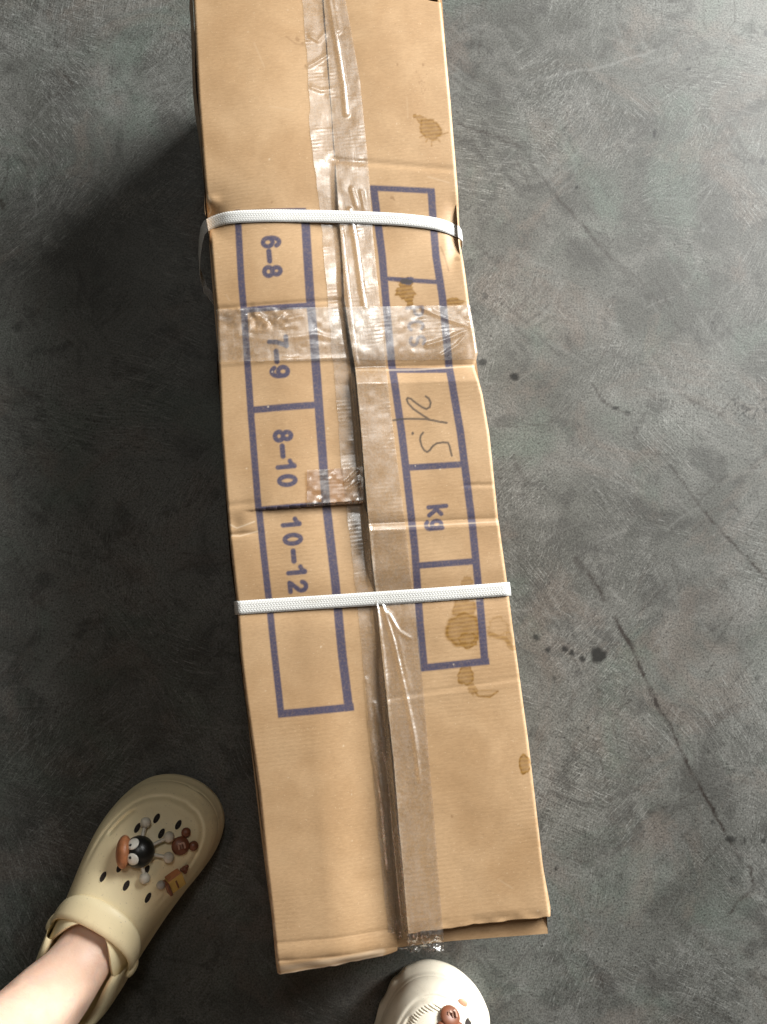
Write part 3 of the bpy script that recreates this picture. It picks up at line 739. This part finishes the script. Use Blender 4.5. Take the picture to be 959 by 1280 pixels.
# ================================================================== straps round the box
def strap(label, top, width_px, left_path, right_path):
    """top: centre line over the box top in photo px; left/right: world offsets of the band going down the sides"""
    P = []; 
    pts = np.array(top, float)
    xs = np.linspace(pts[0, 0], pts[-1, 0], 150); ys = np.interp(xs, pts[:, 0], pts[:, 1])
    # smooth the centre line
    for _ in range(30):
        ys[1:-1] = (ys[:-2] + 2 * ys[1:-1] + ys[2:]) / 4
    zz = np.maximum(ztop(xs, ys - 4), ztop(xs, ys + 4)) + 0.0012
    # taut over hollows: running upper envelope
    hull = zz.copy()
    for _ in range(400):
        hull[1:-1] = np.maximum(zz[1:-1], (hull[:-2] + hull[2:]) / 2)
    X, Y, _ = at(xs, ys, np.full_like(xs, H))
    line = [Vector((X[i], Y[i], hull[i])) for i in range(len(xs))]
    l0 = line[0]; r0 = line[-1]
    lft = [l0 + Vector(d) for d in left_path][::-1]
    rgt = [r0 + Vector(d) for d in right_path]
    bot = [Vector((lft[0].x + (rgt[-1].x - lft[0].x) * f, lft[0].y + (rgt[-1].y - lft[0].y) * f, 0.003)) for f in np.linspace(1, 0, 14)][1:-1]
    loop = lft + line + rgt + bot
    n = len(loop); V = []; al = []; ac = []
    wd = width_px / F_PX * (1 - H)
    axis = Vector((-0.108, 0.994, 0))
    acc = 0.0
    prof = [(-1, -.0003), (-.97, .0002), (-.5, .00025), (0, .0003), (.5, .00025), (.97, .0002), (1, -.0003)]
    for i, p in enumerate(loop):
        tan = (loop[(i + 1) % n] - loop[i - 1]).normalized()
        ax = (axis - tan * axis.dot(tan)).normalized()
        nr = ax.cross(tan); 
        if nr.dot(p - Vector((c0.x, p.y, H / 2))) < 0: nr = -nr
        if i: acc += (p - loop[i - 1]).length
        for a, b in prof:
            q = p + ax * (a * wd / 2) + nr * b
            V.append(tuple(q)); al.append(acc); ac.append((a + 1) / 2)
    V = np.array(V).reshape(n, len(prof), 3)
    V = np.concatenate([V, V[:1]]); al += [acc] * len(prof); ac += ac[:len(prof)]
    o = link('strap', np_mesh('strap', V.reshape(-1, 3), grid_quads(n + 1, len(prof)), {'along': al, 'across': ac}), M_strap)
    tag(o, label, 'strap', 'straps round the box')
strap('white woven strap crossing just above the 6-8 print, its left side bowing loose',
      [(254, 276), (262, 272), (290, 270.5), (340, 270), (400, 270), (450, 271.5), (500, 274.5), (540, 278), (577, 285)], 17,
      [(-.0035, -.003, -.004), (-.0070, -.010, -.012), (-.0100, -.020, -.022), (-.0112, -.031, -.034), (-.0085, -.043, -.048), (0.001, -.052, -.065), (0.002, -.058, -.10), (0.002, -.06, -.15), (.004, -.06, -.192)],
      [(.0018, -.001, -.003), (.0022, -.002, -.010), (.0015, -.004, -.03), (.001, -.006, -.08), (0, -.008, -.14), (-.003, -.01, -.194)])
strap('straight tight white woven strap crossing below the 10-12 print',
      [(294.5, 760), (350, 756), (420, 751.5), (480, 747.5), (540, 743.5), (600, 739), (636.5, 736)], 17,
      [(-.0018, 0, -.003), (-.002, 0, -.010), (-.0035, 0, -.05), (-.005, 0, -.10), (-.004, 0, -.15), (.001, 0, -.195)],
      [(.0018, 0, -.003), (.002, 0, -.010), (.0025, 0, -.05), (.003, 0, -.10), (.0015, 0, -.15), (-.002, 0, -.195)])

# ================================================================== clogs
def mat_foam(name, col):
    t = NT(name); co = t.coord()
    c = t.mix(t.ramp(t.noise(co, 26, 4, 0.6), 0.3, 0.7), tuple(v * .95 for v in col), col)
    sc = t.math('MULTIPLY', t.ramp(t.noise(co, 34, 5, 0.7, 0.6), 0.56, 0.74), 0.30)
    c = t.mix(sc, c, (col[0] * .62, col[1] * .55, col[2] * .48))
    c = t.mix(t.math('MULTIPLY', t.ramp(t.noise(co, 520, 2, 0.5), 0.66, 0.74), 0.35), c, (0.24, 0.18, 0.12))
    st = t.noise(t.mapping(t.mapping(co, rot=(0, 0, R(30))), scale=(1, 9, 1)), 70, 4, 0.7)
    c = t.mix(t.math('MULTIPLY', t.ramp(st, 0.62, 0.74), 0.22), c, (0.40, 0.32, 0.22))
    b = t.bsdf(Base_Color=c, Roughness=t.ramp(t.noise(co, 60, 4, 0.6), 0.3, 0.7, 0.40, 0.58))
    t.l(t.bump(t.math('ADD', t.noise(co, 900, 2, 0.6), t.math('MULTIPLY', st, 0.5)), 0.12, 0.0004), b.inputs['Normal'])
    return t.done(b)
M_foam_shaded = mat_foam('cream_foam_shaded', (0.92, 0.79, 0.50))  # yellower copy of the pair's cream, warm shade put into the colour
M_foam_lit = mat_foam('cream_foam_lit', (0.85, 0.79, 0.65))  # whiter copy of the same cream, for the clog standing in the light
M_vent_shade = plain('vent_shade', (0.020, 0.013, 0.010), 0.8)  # near-black disc colour, paints the shade inside the vents
M_black = plain('black_vinyl', (0.008, 0.009, 0.008), 0.35)
M_white = plain('white_bead', (0.66, 0.62, 0.52), 0.35)
M_eye = plain('eye_white', (0.72, 0.70, 0.62), 0.4)
M_orange = plain('orange_brown_vinyl', (0.42, 0.165, 0.07), 0.45, 0.2)
M_choc = plain('milk_brown_vinyl', (0.21, 0.075, 0.038), 0.4)
M_pinkish = plain('pale_brown_print', (0.50, 0.30, 0.22), 0.5)
M_cake = plain('yellow_cake_vinyl', (0.66, 0.42, 0.10), 0.45)
M_grey = plain('grey_bead', (0.40, 0.37, 0.33), 0.3)

def uvball(name, c, r, mat, parent, nu=16, nv=10, rot=None):
    V = []; 
    rr = (r, r, r) if not isinstance(r, tuple) else r
    for j in range(nv + 1):
        p = math.pi * j / nv
        for i in range(nu):
            a = 2 * math.pi * i / nu
            v = Vector((rr[0] * math.sin(p) * math.cos(a), rr[1] * math.sin(p) * math.sin(a), rr[2] * math.cos(p)))
            if rot is not None: v = rot @ v
            V.append(tuple(v + c))
    return link(name, np_mesh(name, V, grid_quads(nv + 1, nu, True, True)), mat, parent)

def rod(name, a, b, r, mat, parent, n=8):
    d = (b - a).normalized(); s = d.orthogonal().normalized(); t = d.cross(s)
    V = [tuple(p + (s * math.cos(k * 2 * math.pi / n) + t * math.sin(k * 2 * math.pi / n)) * r) for p in (a, b) for k in range(n)]
    return link(name, np_mesh(name, V, grid_quads(2, n, False, True)), mat, parent)

def make_clog(loc, rz, mirror, foam, label, holes_px, scallop):
    root = empty('clog', loc, rz)
    tag(root, label, 'clog', 'pair of worn clogs')
    MW = Matrix.Translation(Vector(loc)) @ Matrix.Rotation(rz, 4, 'Z')
    L = 0.272; sx = -1 if mirror else 1
    def outline(pts):
        p = np.array(pts, float); ph = np.arccos(1 - 2 * np.clip(p[:, 0], 0, 1)); w_ = p[:, 1]
        tn = np.gradient(w_, ph)
        def f(t):
            q = np.arccos(np.clip(1 - 2 * np.asarray(t, float), -1, 1))
            i = np.clip(np.searchsorted(ph, q, side='right') - 1, 0, len(ph) - 2)
            h_ = ph[i + 1] - ph[i]; u = (q - ph[i]) / h_
            return ((2 * u ** 3 - 3 * u ** 2 + 1) * w_[i] + (u ** 3 - 2 * u ** 2 + u) * h_ * tn[i] + (-2 * u ** 3 + 3 * u ** 2) * w_[i + 1] + (u ** 3 - u ** 2) * h_ * tn[i + 1])
        return f
    wo = outline([(0, 0), (.04, -.026), (.1, -.037), (.2, -.0415), (.38, -.045), (.5, -.050), (.62, -.055), (.72, -.0565), (.80, -.0535), (.87, -.0470), (.925, -.0375), (.97, -.022), (1, .009)])
    wi = outline([(0, 0), (.04, .026), (.1, .037), (.2, .0405), (.38, .041), (.5, .043), (.62, .048), (.72, .0535), (.80, .056), (.87, .0545), (.925, .0490), (.97, .0375), (1, .009)])
    hgt = interp([(.38, .112), (.45, .109), (.55, .101), (.65, .092), (.75, .084), (.85, .075), (.92, .067), (.97, .059), (1, .046)])
    zb = 0.036
    def smooth1(f, t, k=.012): return (f(t - k) + 2 * f(t) + f(t + k)) / 4
    # --- upper
    nt, ns = 280, 230
    tt = 1 - (1 - np.cos(np.linspace(0, math.pi / 2, nt))) ** 1.0     # dense at the toe
    tt = np.clip(tt, 0, 1)[::-1] * 0
    uu = np.linspace(0, 1, nt)
    th_ = np.linspace(-1, 1, ns); sv = np.sin(th_ * math.pi / 2)
    U, SV = np.meshgrid(uu, sv, indexing='ij')
    t0 = 0.505 - 0.22 * np.abs(SV) ** 2.2
    tmap = np.sin(U * math.pi / 2)
    T = t0 + (1 - t0) * (0.35 * U + 0.65 * tmap)
    T[-1] = 1.0
    a, b = wo(T), wi(T)
    X = (a + b) / 2 + (b - a) / 2 * SV
    h = smooth1(hgt, T, .03)
    prof = (1 - np.abs(SV) ** 2.9) ** 0.52
    # toe: round the front down to the sole
    toe = np.sqrt(np.clip(1 - np.clip((T - .78) / .22, 0, 1) ** 3.0, 0, 1))
    Z = zb + (h - zb) * prof * (0.25 + 0.75 * toe) * np.where(T > .999, 0.0, 1) 
    # toe bumper ridge and side groove
    oq = np.linspace(0.30, 1, 70)
    oxy = [(float(wo(q)), q * L) for q in oq] + [(float(wi(q)), q * L) for q in oq[::-1]]
    edge = poly_dist(X, T * L, oxy)
    frontw = sstep(.58, .74, T)
    Z = Z + frontw * (0.0008 * gauss(edge - .0085, .0016) - 0.0013 * gauss(edge - .0118, .0013) + 0.0005 * gauss(edge - .0150, .0020))
    # slot along the outer side
    slot = gauss(edge - .0165, .0014) * (SV * (1 if mirror else -1) > 0) * sstep(.74, .76, T) * (1 - sstep(.84, .87, T))
    Z = Z - 0.0035 * slot
    if scallop:          # ribbed grip band beside the slot
        band = np.exp(-((edge - .0195) / .0026) ** 4) * (SV > 0) * sstep(.50, .58, T) * (1 - sstep(.93, .96, T))
        Z = Z + 0.0007 * band * np.sign(np.sin(T * L * 2 * math.pi / .0026))
    # collar roll
    Z = Z + 0.0030 * gauss(U, .035)
    pit = np.zeros_like(T, bool)
    Y = T * L
    XX = X * sx
    # holes: measured in the photo, traced onto the surface
    Vw = np.stack([XX, Y, Z], -1)
    Mw = np.array(MW)
    W = Vw @ Mw[:3, :3].T + Mw[:3, 3]
    PXh, PYh = proj(W[..., 0], W[..., 1], W[..., 2])
    V = np.stack([XX, Y, Z], -1).reshape(-1, 3)
    Q = grid_quads(nt, ns, mirror)
    me = np_mesh('upper', V, Q)
    up = link('upper', me, foam, root)
    so = up.modifiers.new('thick', 'SOLIDIFY'); so.thickness = 0.003; so.offset = -1
    bvh = BVHTree.FromPolygons([tuple(MW @ Vector(v)) for v in V[::1]], [tuple(int(i) for i in q) for q in Q])
    # --- heel wall
    k = 90
    ts = np.concatenate([np.linspace(.40, 0.0, k // 2) ** 1.0, np.linspace(0, .40, k // 2)[1:]])
    ts = np.concatenate([.40 * np.sin(np.linspace(math.pi / 2, 0, k // 2)) ** 1.6, .40 * np.sin(np.linspace(0, math.pi / 2, k // 2)[1:]) ** 1.6])
    sd = np.array([0] * (k // 2) + [1] * (k // 2 - 1))
    ox = np.where(sd == 0, wo(ts), wi(ts)); oy = ts * L
    top = 0.066 + 0.034 * sstep(.10, .40, ts)
    rows = []
    for dz, inset in ((0, .000), (.5, .001), (.9, .003), (1, .006), (.93, .0095), (.5, .010), (0, .010)):
        sc = 1 - inset / .04
        rows.append(np.stack([ox * sc * sx, (oy - .06) * (1 - inset / .07) + .06, zb + (top - zb) * dz], -1))
    V = np.array(rows)
    link('heel_wall', np_mesh('heel_wall', V.reshape(-1, 3), grid_quads(*V.shape[:2], mirror)), foam, root)
    # --- sole with flared, lugged rim
    q = 220
    ph = np.linspace(0, 1, q // 2)
    tq = (1 - np.cos(ph * math.pi)) / 2
    tq = np.concatenate([tq, tq[::-1][1:-1]]); sdq = np.array([0] * (q // 2) + [1] * (q // 2 - 2))
    ox = np.where(sdq == 0, wo(tq), wi(tq)); oy = tq * L
    cx, cy = 0.0, 0.137
    lug = scallop * (0.5 + 0.5 * np.sin(np.arange(len(tq)) * 2 * math.pi / 8)) * sstep(.95, .86, tq)
    rows = []
    for z, grow in ((0.0, -.004), (0.002, .0005), (.013, .0030), (.021, .0026), (.024, .0008), (.033, .0012), (.038, -.0005), (.040, -.005), (.038, -.02)):
        gx = np.sign(ox) * 0
        d = np.hypot(ox, oy - cy) + 1e-6
        gg = grow + ((lug + scallop) if 0.001 < z < .022 else 0)
        rows.append(np.stack([(ox + ox / d * gg) * sx, oy + (oy - cy) / d * gg, np.full_like(ox, z)], -1))
    rows.append(np.stack([ox * .0, oy * 0 + cy, np.full_like(ox, .038)], -1))
    V = np.array(rows)
    link('sole', np_mesh('sole', V.reshape(-1, 3), grid_quads(*V.shape[:2], mirror, True)), foam, root)
    # --- strap folded forward over the instep
    n = 60; rows = []
    for i in range(n):
        f = i / (n - 1); aa = math.pi * f
        xx = -(0.0460 if math.cos(aa) > 0 else 0.0430) * math.cos(aa); lift = math.sin(aa) ** 0.62
        yc = (0.375 + 0.165 * lift) * L; zc = 0.062 + 0.0450 * lift
        nx, nz = -math.cos(aa) * .8, .25 + math.sin(aa)
        nl = math.hypot(nx, nz); nx /= nl; nz /= nl
        row = []
        for (pw, pn) in ((-1, -.0025), (-1.04, -.001), (-.93, .0008), (-.5, .0017), (.5, .0017), (.93, .0008), (1.04, -.001), (1, -.0025)):
            hw = 0.0130 * (0.62 + 0.38 * math.sin(aa) ** 0.5)
            row.append(((xx + nx * pn) * sx, yc + pw * hw * .92, zc + nz * pn - pw * hw * .28 * lift))
        rows.append(row)
    V = np.array(rows)
    link('heel_strap', np_mesh('heel_strap', V.reshape(-1, 3), grid_quads(n, 8, not mirror, True)), foam, root)
    for s in (-1, 1):
        c = Vector(((-0.0465 if s < 0 else 0.0435) * sx, .375 * L, .062))
        uvball('rivet', c, (.0045, .0095, .0095), foam, root, 14, 8)
    inv = MW.inverted()
    def hit(px, py):
        d = (P3(px, py, 0) - CAM).normalized()
        p, nn, _, _ = bvh.ray_cast(CAM, d)
        if p is None:
            p = P3(px, py, .05); nn = Vector((0, 0, 1))
        if nn.z < 0: nn = -nn
        return inv @ p, (inv.to_3x3() @ nn).normalized()
    for hx, hy, la, lb, ang in holes_px:        # oval vents: dark disc painted for the shade inside, soft moulded rim
        p, n = hit(hx, hy)
        rz_ = Matrix.Rotation(-rz, 3, 'Z')
        u = rz_ @ Vector((math.cos(ang), -math.sin(ang), 0)); u = (u - n * u.dot(n)).normalized(); v = n.cross(u)
        ra, rb = la / 1230, lb / 1230
        rows = []
        for k_, z_ in ((1.22, -.0006), (1.12, .0005), (1.0, .0004), (.96, -.0002)):
            rows.append([tuple(p + u * (math.cos(q * .2618) * ra * k_) + v * (math.sin(q * .2618) * rb * k_) + n * z_) for q in range(24)])
        V_ = np.array(rows)
        link('vent_rim', np_mesh('vent_rim', V_.reshape(-1, 3), grid_quads(4, 24, False, True)), foam, up)
        rows = []
        for k_, z_ in ((1.0, .00035), (.8, .00022), (.4, .00018), (.02, .00018)):
            rows.append([tuple(p + u * (math.cos(q * .2618) * ra * k_) + v * (math.sin(q * .2618) * rb * k_) + n * z_) for q in range(24)])
        V_ = np.array(rows)
        link('vent_shade_disc', np_mesh('vent_shade_disc', V_.reshape(-1, 3), grid_quads(4, 24, False, True)), M_vent_shade, up)
    return root, hit

# left clog, beside the box
tl_ = P3(237, 977, 0.022); hl_ = P3(84, 1251, 0.022)
d = (tl_ - hl_); rzl = math.atan2(-d.x, d.y)
toe_dir = d.normalized()
locl = Vector((tl_.x, tl_.y, 0)) - Vector((toe_dir.x, toe_dir.y, 0)) * 0.272
HOLES = [(x, y, 3.1, 6.2, 0.42) for x, y in ((196, 1023), (223, 1031), (172, 1035), (202, 1042), (129, 1096), (158, 1107), (185, 1122), (150, 1084), (183, 1088))]
clogL, hitL = make_clog(locl, rzl, False, M_foam_shaded, 'cream foam clog with charms, worn on the bare foot left of the box', HOLES, 0.0)

def part_ball_charm(root, hit):
    def on(px, py, lift):
        p, n = hit(px, py); return p + n * lift, n
    c, n = on(175, 1065, .009)
    ball = uvball('bobble_charm', c, .0148, M_black, root, 28, 18)
    ball['label'] = 'black ball charm with eyes and white bead limbs'
    inv3 = Matrix.Rotation(-root.rotation_euler.z, 3, 'Z')
    cw = root.location + Matrix.Rotation(root.rotation_euler.z, 3, 'Z') @ c
    vw = (CAM - cw).normalized()
    def face(px, py, rad):          # point on a ball of that radius round the charm's middle, as seen in the photo
        rd = (P3(px, py, 0) - CAM).normalized()
        k = (cw - CAM).dot(vw) / rd.dot(vw)
        off = CAM + rd * k - cw
        off = off - vw * off.dot(vw)
        h2 = max(rad * rad - off.length_squared, 0)
        return inv3 @ (off + vw * math.sqrt(h2))
    ax = face(150, 1065, 0).normalized()
    rot = Vector((0, 0, 1)).rotation_difference(ax).to_matrix()
    uvball('cap', c + ax * .0140, (.0155, .0155, .0075), M_orange, ball, 24, 12, rot)
    for (px, py), (qx, qy) in (((166.5, 1055), (163.5, 1056.5)), ((166, 1074), (163, 1072))):
        r_ = face(px, py, .0142).normalized(); q = Vector((0, 0, 1)).rotation_difference(r_).to_matrix()
        uvball('eye', c + r_ * .0140, (.0060, .0060, .0022), M_eye, ball, 16, 8, q)
        uvball('pupil', c + face(qx, qy, .0160), (.0014, .0014, .0012), M_black, ball, 10, 6, q)
    for (px, py), lift in (((183, 1030), .006), ((211, 1047), .007), ((210, 1071), .007), ((181, 1097), .006)):
        p, _ = on(px, py, lift)
        uvball('bead', p, .0053, M_white, ball, 16, 10)
        s = c + (p - c).normalized() * .0125
        rod('limb', s, p, .0018, M_white, ball)
    return ball
part_ball_charm(clogL, hitL)

def bear_charm(root, hit, px, py, r, ears, letter=True):
    p, n = hit(px, py); q = Vector((0, 0, 1)).rotation_difference(n).to_matrix()
    f = uvball('bear_charm', p + n * .003, (r, r, .0045), M_choc, root, 22, 12, q)
    f['label'] = 'brown bear-head charm with a letter m'
    for ex, ey in ears:
        e, n2 = hit(ex, ey)
        uvball('ear', e + n2 * .0025, (r * .55, r * .55, .0036), M_choc, f, 14, 8, q)
    if letter:
        base = p + n * .0094
        # letter m, raised, drawn in the picture's up direction
        inv = root.matrix_world.to_3x3() if False else Matrix.Rotation(-root.rotation_euler.z, 3, 'Z')
        ux = inv @ Vector((1, 0.25, 0)); uy = inv @ Vector((-.25, 1, 0))
        k = r * .32
        pts = [(-1, -1), (-1, .7), (-.5, 1), (0, .6), (0, -.9), (0, .6), (.5, 1), (1, .7), (1, -1)]
        V = [base + ux * (a * k) + uy * (b * k) for a, b in pts]
        vs_ = []; fs = []
        for a, b in zip(V[:-1], V[1:]):
            dd = (b - a).normalized(); sd = dd.cross(n).normalized() * r * .085
            i = len(vs_)
            vs_ += [tuple(a - sd), tuple(a + sd), tuple(b + sd), tuple(b - sd)]
            vs_ += [tuple(Vector(v) - n * .0040) for v in vs_[i:i + 4]]
            fs += [(i, i + 1, i + 2, i + 3), (i, i + 4, i + 5, i + 1), (i + 1, i + 5, i + 6, i + 2), (i + 2, i + 6, i + 7, i + 3), (i + 3, i + 7, i + 4, i)]
        me = bpy.data.meshes.new('letter'); me.from_pydata(vs_, [], fs); me.update()
        link('letter', me, M_pinkish, f, False)
    return f
bear_charm(clogL, hitL, 225, 1057, .0088, ((232, 1041), (241, 1057)))

def cake_charm(root, hit):
    p, n = hit(217, 1101)
    inv = Matrix.Rotation(-root.rotation_euler.z, 3, 'Z')
    ux = inv @ Vector((math.cos(R(12)), math.sin(R(12)), 0)); uy = inv @ Vector((-math.sin(R(12)), math.cos(R(12)), 0))
    ux = (ux - n * ux.dot(n)).normalized(); uy = n.cross(ux)
    def block(name, x0, x1, y0, y1, h0, h1, mat, parent):
        bev = .0006
        V = []
        for z, ins in ((h0, 0), (h1 - bev, 0), (h1, bev)):
            for x, y in ((x0 + ins, y0 + ins), (x1 - ins, y0 + ins), (x1 - ins, y1 - ins), (x0 + ins, y1 - ins)):
                V.append(tuple(p + ux * x + uy * y + n * z))
        fs = [(8, 9, 10, 11)] + [(r_ * 4 + i, r_ * 4 + (i + 1) % 4, r_ * 4 + 4 + (i + 1) % 4, r_ * 4 + 4 + i) for r_ in (0, 1) for i in range(4)]
        me = bpy.data.meshes.new(name); me.from_pydata(V, [], fs); me.update()
        return link(name, me, mat, parent, False)
    b = block('cake_charm', -.0065, .0085, -.0075, .0075, -.002, .0065, M_cake, root)
    b['label'] = 'yellow cake-slice charm with brown layers'
    block('crust', -.0095, -.0066, -.0085, .0065, -.002, .0072, M_choc, b)
    block('filling', -.0005, .0012, -.0055, .0045, .004, .0071, M_choc, b)
    block('icing', -.006, .008, .0076, .0092, -.002, .0060, M_orange, b)
    q, n2 = hit(200, 1105); uvball('bead', q + n2 * .003, .0042, M_grey, b, 14, 8)
    q, n2 = hit(229, 1085); 
    uvball('knob', q + n2 * .003, (.0034, .0034, .003), M_choc, b, 12, 8)
    for k in range(3):
        a = k * 2.1 + .4
        uvball('petal', q + n2 * .003 + ux * math.cos(a) * .0032 + uy * math.sin(a) * .0032, .0020, M_choc, b, 10, 6)
cake_charm(clogL, hitL)

# right clog, only its toe is in the picture
tr2 = P3(577, 1227, 0.022)
rzr = R(-29)
dr = Vector((-math.sin(rzr), math.cos(rzr), 0))
locr = Vector((tr2.x, tr2.y, 0)) - dr * 0.272
HOLR = [(585, 1279, 4.5, 7, 0.9), (548, 1297, 4, 6, .6), (600, 1310, 4, 6, .6)]
clogR, hitR = make_clog(locr, rzr, True, M_foam_lit, 'cream foam clog at the near end of the box, only its toe in view', HOLR, 0.0030)
bear_charm(clogR, hitR, 561, 1272, .0105, ((552, 1284), (572, 1285)))
p_, n_ = hitR(578, 1254)
uvball('bead', p_ + n_ * .0004, (.0052, .0040, .0018), plain('peach_vinyl', (0.72, 0.42, 0.26), 0.5), clogR, 14, 8)

# ================================================================== the wearer's bare feet and shins
def mat_skin():
    t = NT('skin'); co = t.coord()
    n = t.noise(co, 30, 4, 0.6); f = t.noise(co, 420, 3, 0.6)
    c = t.mix(t.ramp(n, 0.3, 0.7), (0.65, 0.43, 0.32), (0.73, 0.51, 0.39))
    c = t.mix(t.math('MULTIPLY', t.ramp(f, 0.5, 0.75), 0.2), c, (0.60, 0.31, 0.22))
    vein = t.n('ShaderNodeTexWave', wave_type='BANDS', bands_direction='DIAGONAL'); t.l(co, vein.inputs['Vector']); vein.inputs['Scale'].default_value = 9; vein.inputs['Distortion'].default_value = 9; vein.inputs['Detail'].default_value = 2; vein.inputs['Detail Scale'].default_value = 2.5
    c = t.mix(t.math('MULTIPLY', t.ramp(vein.outputs['Fac'], 0.90, 1.0), 0.16), c, (0.42, 0.36, 0.36))
    c = t.mix(t.math('MULTIPLY', t.ramp(t.noise(co, 95, 3, 0.6), 0.55, 0.75), 0.22), c, (0.72, 0.40, 0.30))
    b = t.bsdf(Base_Color=c, Roughness=0.46)
    b.inputs['Subsurface Weight'].default_value = 0.25
    b.inputs['Subsurface Radius'].default_value = (0.010, 0.004, 0.002)
    b.inputs['Subsurface Scale'].default_value = 0.6
    t.l(t.bump(f, 0.25, 0.0007), b.inputs['Normal'])
    return t.done(b)
M_skin = mat_skin()

def person():
    V = []; E = []; Rr = []; roots = []
    def chain(root_obj_loc, rz, mir, lean):
        m = Matrix.Translation(Vector(root_obj_loc)) @ Matrix.Rotation(rz, 4, 'Z')
        L = 0.272
        def P(x, t, z): return m @ Vector((-x if mir else x, t * L, z))
        i0 = len(V)
        ank = P(-.002, .235, 0.120)
        def up(z): return Vector((ank.x + lean[0] * (z - .120), ank.y + lean[1] * (z - .120), z))
        pts = [(P(-.001, .78, 0.054), .030, .012), (P(-.001, .62, 0.062), .033, .018), (P(0, .46, 0.075), .033, .022), (P(-.001, .33, 0.095), .031, .027),
               (ank, .031, .033), (up(.17), .030, .034), (up(.25), .037, .041), (up(.34), .046, .050), (up(.43), .047, .050), (up(.50), .047, .048)]
        for p, a, b in pts:
            V.append(tuple(p)); Rr.append((a, b))
        for k in range(len(pts) - 1): E.append((i0 + k, i0 + k + 1))
        h = len(V)
        V.append(tuple(P(0, .14, 0.070))); Rr.append((.027, .025)); E.append((i0 + 4, h))
        for sx_ in (-1, 1):
            V.append(tuple(P(sx_ * .026, .235, .118))); Rr.append((.011, .011)); E.append((i0 + 4, len(V) - 1))
        roots.append(i0 + 4)
    chain(locl, rzl, False, (-0.20, 0.06))
    chain(locr, rzr, True, (0.03, -0.05))
    me = bpy.data.meshes.new('person'); me.from_pydata(V, E, []); me.update()
    o = bpy.data.objects.new('person', me); COL.objects.link(o)
    me.materials.append(M_skin)
    sk = o.modifiers.new('skin', 'SKIN'); sk.use_smooth_shade = True
    for i, r_ in enumerate(Rr):
        me.skin_vertices[0].data[i].radius = r_
        me.skin_vertices[0].data[i].use_root = i in roots
    ss = o.modifiers.new('sub', 'SUBSURF'); ss.levels = 2; ss.render_levels = 2
    tag(o, 'bare-legged person standing in clogs, one pale ankle in view at lower left', 'person')
person()
